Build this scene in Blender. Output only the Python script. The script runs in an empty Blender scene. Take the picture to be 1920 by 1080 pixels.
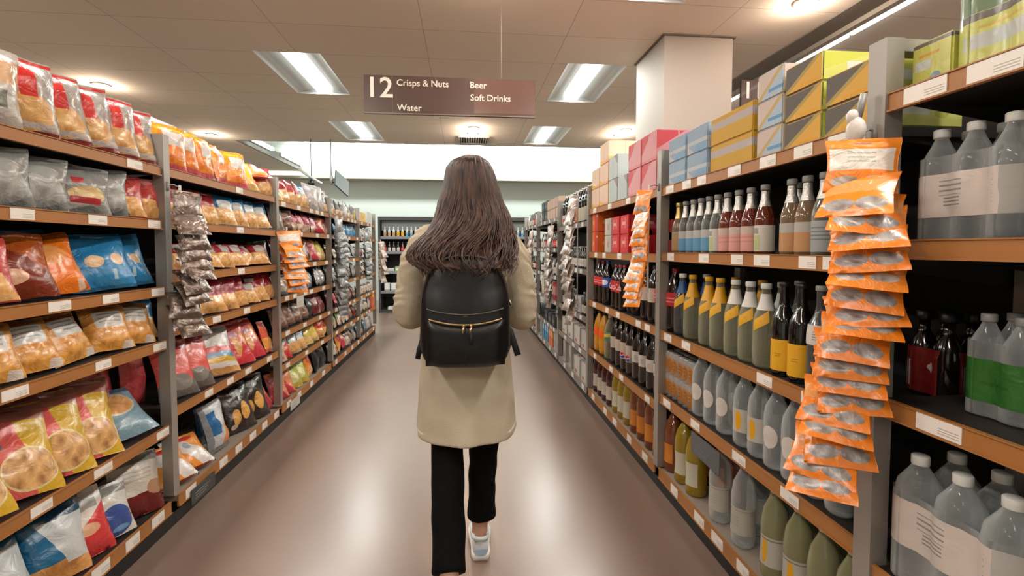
import bpy, bmesh, math, random
from math import sin, cos, pi, radians
from mathutils import Vector, Matrix, noise, Euler

random.seed(7)
sc = bpy.context.scene
COL = sc.collection

# ------------------------------------------------------------------ camera
F_PX = 890.0
cam_d = bpy.data.cameras.new('camera')
cam = bpy.data.objects.new('camera', cam_d); COL.objects.link(cam)
cam.location = (0, 0, 1.30)
cam.rotation_euler = (radians(90 - 2.55), 0, radians(-5.72))
cam_d.sensor_fit = 'HORIZONTAL'; cam_d.sensor_width = 36.0
cam_d.lens = 36.0 * F_PX / 1920.0
cam_d.shift_y = -35.0 / 1920.0
cam_d.clip_start = 0.02; cam_d.clip_end = 100
sc.camera = cam

# ------------------------------------------------------------------ world, exposure
sc.view_settings.view_transform = 'Standard'
sc.view_settings.look = 'None'
sc.view_settings.gamma = 1
sc.view_settings.use_curve_mapping = False
sc.view_settings.exposure = 1.78
w = bpy.data.worlds.new('world'); sc.world = w; w.use_nodes = True
w.node_tree.nodes['Background'].inputs[0].default_value = (0.9, 0.95, 1.0, 1)
w.node_tree.nodes['Background'].inputs[1].default_value = 0.02
sc.cycles.transparent_max_bounces = 24
sc.cycles.max_bounces = 8
sc.cycles.sample_clamp_indirect = 4.0
sc.cycles.caustics_reflective = False
sc.cycles.caustics_refractive = False

WARM = (1.0, 0.76, 0.58); COOL = (0.95, 1.0, 0.96); MID = (1.0, 0.92, 0.84)
CZ = 3.10                                                   # ceiling height


def lin(c):
    if isinstance(c, str):
        c = tuple(int(c[i:i + 2], 16) / 255 for i in (0, 2, 4))
    return tuple((x / 12.92 if x <= 0.04045 else ((x + 0.055) / 1.055) ** 2.4) for x in c) + (1,)


def light_area(name, loc, sx, sy, power, col, rot=(0, 0, 0)):
    d = bpy.data.lights.new(name, 'AREA'); d.shape = 'RECTANGLE'; d.size = sx; d.size_y = sy
    d.energy = power; d.color = col
    o = bpy.data.objects.new(name, d); COL.objects.link(o); o.location = loc; o.rotation_euler = rot
    return o


TUBE_X = (-4.55, -1.62, 1.31, 4.24)
TUBE_Y = ((-2.60, -1.42), (-0.18, 1.0), (2.24, 3.42), (4.65, 5.81), (7.04, 8.22))
P_TUBE = 14.5
for iy, (ya, yb) in enumerate(TUBE_Y):
    for ix, x in enumerate(TUBE_X):
        light_area('troffer_lamp', (x, (ya + yb) / 2, CZ + 0.016), 0.15, yb - ya, P_TUBE * (1.0 if iy > 2 else 0.75), COOL if iy > 2 else MID)
DOWN = [(0.14, 7.20), (0.14, 7.56), (2.45, 7.09), (2.45, 7.43), (-3.97, 5.73), (-3.97, 8.04), (2.49, 3.32),
        (0.14, 0.55), (-3.97, 3.3), (0.14, 3.0), (2.45, 0.9), (-3.97, 0.8)]
for x, y in DOWN:
    d = bpy.data.lights.new('downlight_lamp', 'POINT'); d.energy = 3.2; d.color = WARM
    d.shadow_soft_size = 0.03
    o = bpy.data.objects.new('downlight_lamp', d); COL.objects.link(o); o.location = (x, y, CZ - 0.09)
# cove lamps on the bulkhead over the chiller: trough tubes shining up the far wall, tubes under the raised ceiling
light_area('cove_lamp', (-0.5, 11.80, 3.03), 12.0, 0.08, 15, COOL, (pi - 0.15, 0, 0))
light_area('cove_lamp', (-0.5, 11.2, 3.80), 9.0, 0.15, 62, COOL, (radians(20), 0, 0))


# ------------------------------------------------------------------ materials
def new_mat(name):
    m = bpy.data.materials.new(name); m.use_nodes = True
    nt = m.node_tree
    return m, nt, nt.nodes['Principled BSDF']


def plain(name, col, rough=0.5, metal=0.0, emis=None, es=0.0, spec=0.5, noise_amt=0.0, nscale=8, bump=0.0, bscale=40, trans=0.0, coat=0.0):
    m, nt, b = new_mat(name)
    c = lin(col)
    b.inputs['Base Color'].default_value = c
    b.inputs['Roughness'].default_value = rough
    b.inputs['Metallic'].default_value = metal
    b.inputs['Specular IOR Level'].default_value = spec
    b.inputs['Coat Weight'].default_value = coat
    if emis:
        b.inputs['Emission Color'].default_value = (*emis, 1); b.inputs['Emission Strength'].default_value = es
    tc = nt.nodes.new('ShaderNodeTexCoord')
    if noise_amt:
        n = nt.nodes.new('ShaderNodeTexNoise'); n.inputs['Scale'].default_value = nscale; n.inputs['Detail'].default_value = 6
        nt.links.new(tc.outputs['Object'], n.inputs['Vector'])
        mx = nt.nodes.new('ShaderNodeMix'); mx.data_type = 'RGBA'
        mx.inputs[6].default_value = tuple(x * (1 - noise_amt) for x in c[:3]) + (1,)
        mx.inputs[7].default_value = tuple(min(1, x * (1 + noise_amt)) for x in c[:3]) + (1,)
        nt.links.new(n.outputs['Fac'], mx.inputs[0]); nt.links.new(mx.outputs[2], b.inputs['Base Color'])
    if bump:
        n = nt.nodes.new('ShaderNodeTexNoise'); n.inputs['Scale'].default_value = bscale; n.inputs['Detail'].default_value = 4
        nt.links.new(tc.outputs['Object'], n.inputs['Vector'])
        bp = nt.nodes.new('ShaderNodeBump'); bp.inputs['Strength'].default_value = bump; bp.inputs['Distance'].default_value = 0.01
        nt.links.new(n.outputs['Fac'], bp.inputs['Height']); nt.links.new(bp.outputs['Normal'], b.inputs['Normal'])
    return m


def clear(name, col, alpha=0.45, rough=0.08):
    """thin clear plastic or glass with its liquid: part see-through, part tinted gloss"""
    m, nt, b = new_mat(name)
    b.inputs['Base Color'].default_value = lin(col); b.inputs['Roughness'].default_value = rough
    b.inputs['Specular IOR Level'].default_value = 0.7; b.inputs['Coat Weight'].default_value = 0.5
    b.inputs['Coat Roughness'].default_value = 0.04
    tr = nt.nodes.new('ShaderNodeBsdfTransparent'); tr.inputs[0].default_value = tuple(0.4 + 0.6 * x for x in lin(col)[:3]) + (1,)
    mx = nt.nodes.new('ShaderNodeMixShader')
    lw = nt.nodes.new('ShaderNodeLayerWeight'); lw.inputs[0].default_value = 0.35
    mr = nt.nodes.new('ShaderNodeMapRange'); mr.inputs[3].default_value = alpha; mr.inputs[4].default_value = 0.95
    nt.links.new(lw.outputs['Facing'], mr.inputs[0]); nt.links.new(mr.outputs[0], mx.inputs[0])
    nt.links.new(tr.outputs[0], mx.inputs[1]); nt.links.new(b.outputs[0], mx.inputs[2])
    nt.links.new(mx.outputs[0], nt.nodes['Material Output'].inputs[0])
    return m


def art(name, base, layers=(), rough=0.38, bump=0.5, bscale=22, coat=0.25, wob=0.012, metal=0.0):
    """printed wrapping: bands, patches, discs and a view of the food inside, laid out over the pack's UV map"""
    m, nt, b = new_mat(name)
    N = nt.nodes.new; L = nt.links.new
    b.inputs['Roughness'].default_value = rough; b.inputs['Coat Weight'].default_value = coat
    b.inputs['Coat Roughness'].default_value = 0.2; b.inputs['Metallic'].default_value = metal
    uv = N('ShaderNodeUVMap')
    nz = N('ShaderNodeTexNoise'); nz.inputs['Scale'].default_value = 5
    L(uv.outputs[0], nz.inputs['Vector'])
    ad = N('ShaderNodeVectorMath'); ad.operation = 'MULTIPLY_ADD'
    L(nz.outputs['Color'], ad.inputs[0]); ad.inputs[1].default_value = (wob, wob, 0); L(uv.outputs[0], ad.inputs[2])
    sp = N('ShaderNodeSeparateXYZ'); L(ad.outputs[0], sp.inputs[0])
    U, V = sp.outputs[0], sp.outputs[1]

    def mth(op, a, bb=None, cc=None):
        n = N('ShaderNodeMath'); n.operation = op
        for i, x in enumerate((a, bb, cc)):
            if x is None: continue
            if isinstance(x, (int, float)): n.inputs[i].default_value = x
            else: L(x, n.inputs[i])
        return n.outputs[0]

    def rect(u0, v0, u1, v1):
        parts = []
        if u0 > 0 or u1 < 1:
            parts.append(mth('LESS_THAN', mth('ABSOLUTE', mth('SUBTRACT', U, (u0 + u1) / 2)), (u1 - u0) / 2))
        parts.append(mth('LESS_THAN', mth('ABSOLUTE', mth('SUBTRACT', V, (v0 + v1) / 2)), (v1 - v0) / 2))
        r = parts[0]
        for p in parts[1:]: r = mth('MULTIPLY', r, p)
        return r

    def ell(u, v, ru, rv):
        a = mth('DIVIDE', mth('SUBTRACT', U, u), ru); c = mth('DIVIDE', mth('SUBTRACT', V, v), rv)
        return mth('LESS_THAN', mth('ADD', mth('MULTIPLY', a, a), mth('MULTIPLY', c, c)), 1.0)

    def food(c1, c2, scale):
        v = N('ShaderNodeTexVoronoi'); v.inputs['Scale'].default_value = scale; L(uv.outputs[0], v.inputs['Vector'])
        n = N('ShaderNodeTexNoise'); n.inputs['Scale'].default_value = scale * 1.3; L(uv.outputs[0], n.inputs['Vector'])
        f = mth('ADD', mth('MULTIPLY', v.outputs['Distance'], 0.9), mth('MULTIPLY', n.outputs['Fac'], 0.5))
        x = N('ShaderNodeMix'); x.data_type = 'RGBA'; x.inputs[6].default_value = lin(c1); x.inputs[7].default_value = lin(c2)
        L(f, x.inputs[0]); return x.outputs[2]
    cur = None

    def put(mask, colsrc):
        nonlocal cur
        x = N('ShaderNodeMix'); x.data_type = 'RGBA'; L(mask, x.inputs[0])
        if cur is None: x.inputs[6].default_value = lin(base)
        else: L(cur, x.inputs[6])
        if isinstance(colsrc, str): x.inputs[7].default_value = lin(colsrc)
        else: L(colsrc, x.inputs[7])
        cur = x.outputs[2]
    if isinstance(base, tuple):
        cur = food(*base); base = '808080'
    for l in layers:
        k = l[0]
        if k == 'band': put(rect(0, l[1], 1, l[2]), l[3])
        elif k == 'rect': put(rect(*l[1:5]), l[5])
        elif k == 'ell': put(ell(*l[1:5]), l[5])
        elif k == 'half': put(mth('GREATER_THAN', mth('ADD', mth('MULTIPLY', U, l[1]), mth('MULTIPLY', V, l[2])), l[3]), l[4])
        elif k == 'food': put(rect(0, l[1], 1, l[2]), food(l[3], l[4], l[5]))
        elif k == 'foodell': put(ell(*l[1:5]), food(l[5], l[6], l[7]))
        elif k == 'lines':
            r = rect(*l[1:5])
            s = mth('GREATER_THAN', mth('SINE', mth('MULTIPLY', V, 2 * pi * l[5] / (l[4] - l[2]))), 0.45)
            put(mth('MULTIPLY', r, s), l[6])
    if cur is None: b.inputs['Base Color'].default_value = lin(base)
    else: L(cur, b.inputs['Base Color'])
    if bump:
        n = N('ShaderNodeTexNoise'); n.inputs['Scale'].default_value = bscale; n.inputs['Detail'].default_value = 3
        n.inputs['Distortion'].default_value = 1.2
        tc = N('ShaderNodeTexCoord'); L(tc.outputs['Object'], n.inputs['Vector'])
        bp = N('ShaderNodeBump'); bp.inputs['Strength'].default_value = bump; bp.inputs['Distance'].default_value = 0.012
        L(n.outputs['Fac'], bp.inputs['Height']); L(bp.outputs['Normal'], b.inputs['Normal'])
    return m


# ------------------------------------------------------------------ mesh helpers
def mesh_from(name, verts, faces, uvs=None, smooth=False, mats=()):
    me = bpy.data.meshes.new(name); me.from_pydata([tuple(v) for v in verts], [], faces)
    if uvs:
        ul = me.uv_layers.new(name='UVMap')
        for p in me.polygons:
            for li, vi in zip(p.loop_indices, p.vertices): ul.data[li].uv = uvs[vi]
    if smooth: me.polygons.foreach_set('use_smooth', [True] * len(me.polygons))
    for m in (mats if isinstance(mats, (list, tuple)) else [mats]): me.materials.append(m)
    me.update(); return me


class MB:
    """collects boxes, tubes, lathes and links them as one mesh object"""
    def __init__(s): s.v = []; s.f = []; s.uv = []; s.sm = []; s.mi = []

    def add(s, vs, fs, uvs=None, smooth=False, mi=0):
        o = len(s.v); s.v += [tuple(v) for v in vs]
        s.uv += list(uvs) if uvs else [(0.5, 0.5)] * len(vs)
        s.f += [tuple(i + o for i in f) for f in fs]; s.sm += [smooth] * len(fs); s.mi += [mi] * len(fs)
        return s

    def box(s, x0, x1, y0, y1, z0, z1, mi=0):
        x0, x1 = sorted((x0, x1)); y0, y1 = sorted((y0, y1)); z0, z1 = sorted((z0, z1))
        def q(a, b, c, d): s.add([a, b, c, d], [(0, 1, 2, 3)], [(0, 0), (1, 0), (1, 1), (0, 1)], mi=mi)
        q((x0, y0, z0), (x1, y0, z0), (x1, y0, z1), (x0, y0, z1)); q((x1, y1, z0), (x0, y1, z0), (x0, y1, z1), (x1, y1, z1))
        q((x0, y1, z0), (x0, y0, z0), (x0, y0, z1), (x0, y1, z1)); q((x1, y0, z0), (x1, y1, z0), (x1, y1, z1), (x1, y0, z1))
        q((x0, y0, z1), (x1, y0, z1), (x1, y1, z1), (x0, y1, z1)); q((x0, y1, z0), (x1, y1, z0), (x1, y0, z0), (x0, y0, z0))
        return s

    def lathe(s, prof, n=20, cx=0, cy=0, z0=0, mi=0, cap=True):
        vs = []; uv = []; fs = []
        H = prof[-1][1] - prof[0][1] or 1
        for j, (r, z) in enumerate(prof):
            for i in range(n + 1):
                a = 2 * pi * i / n - pi / 2 - pi
                vs.append((cx + r * cos(a), cy + r * sin(a), z0 + z)); uv.append((i / n, (z - prof[0][1]) / H))
        for j in range(len(prof) - 1):
            for i in range(n):
                a = j * (n + 1) + i; fs.append((a, a + 1, a + n + 2, a + n + 1))
        if cap:
            fs.append(tuple(range(n - 1, -1, -1))); b = (len(prof) - 1) * (n + 1); fs.append(tuple(range(b, b + n)))
        return s.add(vs, fs, uv, True, mi)

    def tube(s, pts, rads, n=8, mi=0, smooth=True, flat=None):
        """tube along pts; rads radius per point; flat=(axis vector, factor) squashes it into a strap"""
        pts = [Vector(p) for p in pts]; vs = []; uv = []; fs = []
        if isinstance(rads, (int, float)): rads = [rads] * len(pts)
        up = Vector((0, 0, 1)); prev = None
        for i, p in enumerate(pts):
            t = (pts[min(i + 1, len(pts) - 1)] - pts[max(i - 1, 0)]).normalized()
            if prev is None:
                a = t.cross(up if abs(t.z) < 0.9 else Vector((1, 0, 0))).normalized()
            else:
                a = (prev - t * prev.dot(t)).normalized()
            prev = a; b = t.cross(a).normalized()
            for k in range(n):
                an = 2 * pi * k / n; d = a * cos(an) + b * sin(an)
                if flat:
                    ax = Vector(flat[0]).normalized(); d = d - ax * d.dot(ax) * (1 - flat[1])
                vs.append(p + d * rads[i]); uv.append((k / n, i / max(1, len(pts) - 1)))
        for i in range(len(pts) - 1):
            for k in range(n):
                a = i * n + k; b2 = i * n + (k + 1) % n
                fs.append((a, b2, b2 + n, a + n))
        fs.append(tuple(range(n - 1, -1, -1))); e = (len(pts) - 1) * n; fs.append(tuple(range(e, e + n)))
        return s.add(vs, fs, uv, smooth, mi)

    def ball(s, c, r, n=12, m=8, rot=None, mi=0):
        if isinstance(r, (int, float)): r = (r, r, r)
        vs = []; fs = []
        for j in range(m + 1):
            th = pi * j / m
            for i in range(n):
                a = 2 * pi * i / n
                v = Vector((r[0] * sin(th) * cos(a), r[1] * sin(th) * sin(a), r[2] * cos(th)))
                if rot is not None: v = rot @ v
                vs.append(v + Vector(c))
        for j in range(m):
            for i in range(n):
                a = j * n + i; b = j * n + (i + 1) % n
                fs.append((a, a + n, b + n, b))
        return s.add(vs, fs, None, True, mi)

    def mesh(s, name, mats=()):
        me = bpy.data.meshes.new(name); me.from_pydata(s.v, [], s.f)
        ul = me.uv_layers.new(name='UVMap')
        for p in me.polygons:
            for li, vi in zip(p.loop_indices, p.vertices): ul.data[li].uv = s.uv[vi]
        me.polygons.foreach_set('use_smooth', s.sm); me.polygons.foreach_set('material_index', s.mi)
        for m in (mats if isinstance(mats, (list, tuple)) else [mats]): me.materials.append(m)
        me.update(); return me

    def build(s, name, mats, parent=None, loc=None):
        return obj(name, s.mesh(name, mats), parent, loc)


def obj(name, data, parent=None, loc=None):
    o = bpy.data.objects.new(name, data); COL.objects.link(o)
    if parent: o.parent = parent
    if loc: o.location = loc
    return o


def tag(o, label=None, cat=None, group=None, kind=None):
    if label: o['label'] = label
    if cat: o['category'] = cat
    if group: o['group'] = group
    if kind: o['kind'] = kind
    return o


def thing(name, label, cat, loc=(0, 0, 0), group=None):
    return tag(obj(name, None, None, loc), label, cat, group)


def copy_tree(o, parent=None):
    c = o.copy(); COL.objects.link(c); c.parent = parent
    for ch in list(o.children):
        if ch.get('_proto', 1): copy_tree(ch, c)
    return c


def boxmesh(name, w, d, h, mats, bev=0.004, end=None):
    """carton, origin at the middle of its base, printed face towards -Y"""
    m = MB().box(-w / 2, w / 2, -d / 2, d / 2, 0, h)
    me = m.mesh(name, mats)
    bm = bmesh.new(); bm.from_mesh(me); bmesh.ops.remove_doubles(bm, verts=bm.verts, dist=1e-5)
    bmesh.ops.bevel(bm, geom=list(bm.edges), offset=bev, segments=2, affect='EDGES', clamp_overlap=True)
    bm.to_mesh(me); bm.free()
    if end:
        me.materials.append(end)
        for pl in me.polygons:
            if abs(pl.normal.x) > 0.9: pl.material_index = 1
    me.update(); return me


ORD = 'first second third fourth fifth sixth seventh eighth ninth tenth eleventh twelfth thirteenth fourteenth fifteenth sixteenth seventeenth eighteenth nineteenth twentieth twenty-first twenty-second twenty-third twenty-fourth twenty-fifth twenty-sixth twenty-seventh twenty-eighth'.split()

# ------------------------------------------------------------------ shared materials
M = {}
M['ceiling'] = None
M['post'] = plain('post_metal', 'a09a93', 0.42, 0.35)
M['shelfdark'] = plain('shelf_dark', '2a2523', 0.55)
M['deck'] = plain('deck_light', '9a8f84', 0.5)
M['back'] = plain('back_panel_dark', '1a1513', 0.7)
M['kick'] = plain('kick_black', '15110f', 0.5)
M['fascia'] = plain('edge_strip_tan', 'a8713c', 0.42, noise_amt=0.10, nscale=6)
M['fascia2'] = plain('edge_strip_grey', '8a8078', 0.42)
M['white'] = plain('white_paint', 'e8e6df', 0.6)
M['cap_grey'] = plain('cap_grey', '8d8c88', 0.4)
M['cap_white'] = plain('cap_white', 'd9d8d2', 0.4)
M['cap_black'] = plain('cap_black', '1b1b1c', 0.35)
M['cap_red'] = plain('cap_red', '8a1712', 0.35)
M['cap_yellow'] = plain('cap_yellow', 'd59c16', 0.4)
M['cap_blue'] = plain('cap_blue', '28528c', 0.4)
M['foil'] = plain('foil_silver', 'c9c7c2', 0.3, 0.7, bump=0.4, bscale=90)
M['foil_gold'] = plain('foil_gold', 'cbb06a', 0.3, 0.6)
M['ticket'] = art('ticket', 'efebe4', [('lines', 0.5, 0.15, 0.95, 0.6, 3, 'b0aca6')], bump=0, wob=0, coat=0)
M['lamp'] = plain('lamp_white', 'ffffff', 0.5, emis=(0.95, 1.0, 0.98), es=1.6)
M['lampwarm'] = plain('lamp_warm', 'ffffff', 0.5, emis=(1.0, 0.88, 0.76), es=40.0)


def tex_floor():
    m, nt, b = new_mat('floor_vinyl'); N = nt.nodes.new; L = nt.links.new
    tc = N('ShaderNodeTexCoord')
    n1 = N('ShaderNodeTexNoise'); n1.inputs['Scale'].default_value = 0.9; n1.inputs['Detail'].default_value = 3; n1.inputs['Roughness'].default_value = 0.5
    L(tc.outputs['Object'], n1.inputs['Vector'])
    cr = N('ShaderNodeValToRGB'); e = cr.color_ramp.elements
    e[0].position = 0.25; e[0].color = lin('7d695e'); e[1].position = 0.8; e[1].color = lin('8d776a')
    L(n1.outputs['Fac'], cr.inputs[0]); L(cr.outputs[0], b.inputs['Base Color'])
    n2 = N('ShaderNodeTexNoise'); n2.inputs['Scale'].default_value = 1.5; n2.inputs['Detail'].default_value = 1
    L(tc.outputs['Object'], n2.inputs['Vector'])
    mr = N('ShaderNodeMapRange'); mr.inputs[3].default_value = 0.27; mr.inputs[4].default_value = 0.31
    L(n2.outputs['Fac'], mr.inputs[0]); L(mr.outputs[0], b.inputs['Roughness'])
    b.inputs['Specular IOR Level'].default_value = 0.6
    return m


def tex_ceiling():
    m, nt, b = new_mat('ceiling_tiles'); N = nt.nodes.new; L = nt.links.new
    tc = N('ShaderNodeTexCoord'); mp = N('ShaderNodeMapping'); mp.inputs['Location'].default_value = (0.33, 0.15, 0)
    L(tc.outputs['Object'], mp.inputs[0])
    br = N('ShaderNodeTexBrick'); br.offset = 0.0; br.squash = 1
    br.inputs['Scale'].default_value = 1; br.inputs['Brick Width'].default_value = 1.2; br.inputs['Row Height'].default_value = 0.6
    br.inputs['Mortar Size'].default_value = 0.004; br.inputs['Mortar Smooth'].default_value = 0.3
    br.inputs['Color1'].default_value = lin('e2dbce'); br.inputs['Color2'].default_value = lin('e7e0d3'); br.inputs['Mortar'].default_value = lin('bdb4a6')
    L(mp.outputs[0], br.inputs['Vector']); L(br.outputs['Color'], b.inputs['Base Color'])
    b.inputs['Roughness'].default_value = 0.9
    n = N('ShaderNodeTexNoise'); n.inputs['Scale'].default_value = 120; L(tc.outputs['Object'], n.inputs['Vector'])
    bp = N('ShaderNodeBump'); bp.inputs['Strength'].default_value = 0.15; bp.inputs['Distance'].default_value = 0.003
    L(n.outputs['Fac'], bp.inputs['Height']); L(bp.outputs['Normal'], b.inputs['Normal'])
    return m


# ------------------------------------------------------------------ room
def structure(name, mb, mat): return tag(mb.build(name, mat), kind='structure')


structure('floor', MB().box(-9, 9, -4, 12.2, -0.06, 0), tex_floor())
M['ceiling'] = tex_ceiling()
c = MB()
ycur = -4.0
for ya, yb in TUBE_Y:                                       # the slab is open where the light troughs sit
    y0_, y1_ = (ya + yb) / 2 - 0.60, (ya + yb) / 2 + 0.60
    c.box(-9, 9, ycur, y0_, CZ, CZ + 0.13)
    xcur = -9.0
    for x in TUBE_X: c.box(xcur, x - 0.30, y0_, y1_, CZ, CZ + 0.13); xcur = x + 0.30
    c.box(xcur, 9, y0_, y1_, CZ, CZ + 0.13); ycur = y1_
c.box(-9, 9, ycur, 8.40, CZ, CZ + 0.13)
c.box(-9, -3.80, 8.40, 12.2, CZ, CZ + 0.13)
structure('ceiling', c, M['ceiling'])
structure('trim_tray_edge', MB().box(-3.80, -3.76, 8.44, 12.0, CZ, CZ + 0.15).box(-3.76, 9, 8.40, 8.44, CZ, CZ + 0.15), plain('tray_edge', '8f8c86', 0.7))
wallm = plain('wall_pale', 'cfd9d3', 0.75)
structure('ceiling_raised', MB().box(-9, 9, 8.40, 12.2, 4.02, 4.1), plain('raised_ceiling', 'd9dcd6', 0.8))
structure('ceiling_upstand', MB().box(-3.9, -3.81, 8.3, 12.2, CZ + .131, 4.02).box(-3.8, 9, 8.28, 8.38, CZ + .131, 4.02), plain('upstand', 'd9dcd6', 0.8))
structure('wall_back', MB().box(-9, 9, 12.0, 12.2, 0, 4.02), wallm)
structure('trim_ledge', MB().box(-9, 9, 11.72, 12.0, 2.955, 2.985).box(-9, 9, 11.70, 11.72, 2.955, 3.01), plain('ledge', 'b9b4a8', 0.6))
structure('wall_left', MB().box(-9.1, -9, -4, 12.2, 0, 4.02), wallm)
structure('wall_right', MB().box(9, 9.1, -4, 12.2, 0, 4.02), wallm)
structure('wall_front', MB().box(-9, 9, -4.1, -4, 0, 4.02), wallm)

# square pillar behind the drinks shelves
structure('pillar', MB().box(1.684, 2.29, 3.93, 4.58, 0, CZ - 0.012), plain('pillar_paint', 'a69d94', 0.7))
structure('trim_pillar_shadow_strip', MB().box(1.664, 2.31, 3.91, 4.60, CZ - 0.012, CZ - 0.001), plain('gap', '6f675e', 0.8))  # solid dark strip stands in for a shadow line at the ceiling

# darker recessed track along the ceiling over the next aisle
structure('ceiling_track', MB().box(2.86, 3.06, -4, 8.3, CZ - 0.012, CZ - 0.001), plain('track', '77736d', 0.7))
structure('ceiling_track_lip', MB().box(3.06, 3.12, -4, 8.3, CZ - 0.05, CZ - 0.001), plain('track_lip', 'aaa79e', 0.7))

GROUP_LIGHTS = 'troffer lights in the ceiling'
troffer_body = MB()
for sx in (-1, 1):
    pr_ = [(0.298, 0.006), (0.22, 0.040), (0.14, 0.062), (0.07, 0.070), (0.0, 0.072)]
    for (xa, za), (xb, zb_) in zip(pr_, pr_[1:]):
        v_ = [(sx * xa, -0.598, za), (sx * xa, 0.598, za), (sx * xb, 0.598, zb_), (sx * xb, -0.598, zb_)]
        troffer_body.add(v_, [(0, 1, 2, 3) if sx < 0 else (3, 2, 1, 0)], None, True)
    for e_ in (-0.598, 0.598):
        troffer_body.add([(sx * xa, e_, za) for xa, za in pr_] + [(0, e_, 0.006)], [(0, 1, 2, 3, 4, 5)])
tb_me = troffer_body.mesh('troffer_reflector', plain('reflector', 'c0c2be', 0.45))
tl_me = MB().box(-0.075, 0.075, -0.585, 0.585, 0.030, 0.050).mesh('tube_diffuser', M['lamp'])
rowname = ['behind the viewer', 'overhead at the start', 'second row of the ceiling', 'ahead of the aisle sign', 'just before the bright bulkhead']
colname = ['beyond the crisps shelves', 'over the crisps side of the aisle', 'over the drinks side of the aisle', 'over the next aisle']
for iy, (ya, yb) in enumerate(TUBE_Y):
    for ix, x in enumerate(TUBE_X):
        t = thing('ceiling_light', 'recessed fluorescent ceiling light %s, %s' % (colname[ix], rowname[iy]), 'ceiling light', (x, (ya + yb) / 2, CZ - 0.006), GROUP_LIGHTS)
        obj('reflector', tb_me, t); obj('diffuser', tl_me, t)
dl_ring = MB().lathe([(0.06, 0), (0.085, 0), (0.085, -0.012), (0.055, -0.012), (0.05, 0.0)], 20, cap=False).mesh('ring', M['white'])
dl_bulb = MB().ball((0, 0, -0.012), (0.045, 0.045, 0.02), 14, 6).mesh('bulb', M['lampwarm'])
dnames = ['near the air vent, closer one', 'near the air vent, further one', 'beside the pillar, closer one', 'beside the pillar, further one',
          'above the first crisps bay', 'above the second crisps bay', 'above the yellow drink cases', 'over the shopper', 'over the crisps aisle start', 'behind the aisle sign', 'over the water packs', 'over the bread bags']
for (x, y), n in zip(DOWN, dnames):
    t = thing('downlight', 'small warm ceiling spotlight %s' % n, 'ceiling spotlight', (x, y, CZ - 0.002), 'warm ceiling spotlights')
    obj('ring', dl_ring, t); obj('bulb', dl_bulb, t)
# continuous tubes over the next aisle, tubes beside the tray, tubes on the far bulkhead
for i, (ya, yb) in enumerate([(1.3, 2.48), (2.52, 3.70), (3.74, 4.90), (4.94, 6.1)]):
    t = thing('tube_light', 'bare fluorescent tube on the dark ceiling track, %s from the near end' % ORD[i], 'tube light', (3.17, (ya + yb) / 2, CZ - 0.012), 'tubes along the ceiling track')
    MB().box(-0.03, 0.03, ya - (ya + yb) / 2, yb - (ya + yb) / 2, -0.03, -0.004).build('tube', M['lamp'], t)
    MB().box(-0.045, 0.045, ya - (ya + yb) / 2, yb - (ya + yb) / 2, -0.004, 0.008).build('housing', M['white'], t)
for i, (ya, yb) in enumerate([(8.75, 9.75), (10.25, 11.5)]):
    t = thing('tube_light', 'fluorescent tube along the raised ceiling edge, %s one' % ('closer' if i == 0 else 'deeper'), 'tube light', (-3.70, (ya + yb) / 2, CZ + 0.12), 'tubes beside the raised ceiling')
    MB().box(-0.03, 0.03, -(yb - ya) / 2, (yb - ya) / 2, -0.02, 0.03).build('tube', M['lamp'], t)
    MB().box(-0.055, -0.03, -(yb - ya) / 2, (yb - ya) / 2, -0.03, 0.04).build('housing', M['white'], t)
for i, x0 in enumerate([-6.1, -4.35, -2.60, -0.68, 1.22, 3.1, 5.0]):
    t = thing('tube_light', 'fluorescent tube high on the bright bulkhead wall, %s along' % ORD[i], 'tube light', (x0 + 0.57, 11.97, 3.84), 'tubes on the bulkhead wall')
    MB().box(-0.57, 0.57, -0.05, -0.01, -0.03, 0.03).build('tube', M['lamp'], t)
    MB().box(-0.6, 0.6, -0.01, 0.03, -0.045, 0.045).build('housing', M['white'], t)

# square air vent
t = thing('air_vent', 'square slatted air vent in the ceiling ahead of the shopper', 'air vent', (0.16, 7.99, CZ - 0.002))
v = MB()
for a, b_, c_, d_ in [(-.25, .25, -.25, -.225), (-.25, .25, .225, .25), (-.25, -.225, -.225, .225), (.225, .25, -.225, .225)]: v.box(a, b_, c_, d_, -0.02, 0)
v.build('frame', plain('vent_frame', '97958f', 0.5), t)
v = MB()
for i in range(11):
    x = -0.2 + i * 0.04; v.box(x - 0.006, x + 0.006, -0.225, 0.225, -0.018, -0.004)
v.build('slats', plain('vent_slats', 'a7a59f', 0.5), t)
MB().box(-0.225, 0.225, -0.225, 0.225, -0.003, -0.0005).build('duct_shade_plate', plain('vent_dark', '2c2a28', 0.8), t)  # solid dark plate stands in for the unlit duct behind the slats


# ------------------------------------------------------------------ writing
def text_mesh(s, size, mat, bold=False):
    cu = bpy.data.curves.new('txt', 'FONT'); cu.body = s; cu.size = size; cu.extrude = 0.0008; cu.resolution_u = 3
    if bold: cu.offset = size * 0.012
    o = bpy.data.objects.new('txt', cu); COL.objects.link(o)
    dg = bpy.context.evaluated_depsgraph_get(); dg.update()
    me = bpy.data.meshes.new_from_object(o.evaluated_get(dg)); me.name = 'lettering'
    bpy.data.objects.remove(o); me.materials.clear(); me.materials.append(mat); return me


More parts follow.
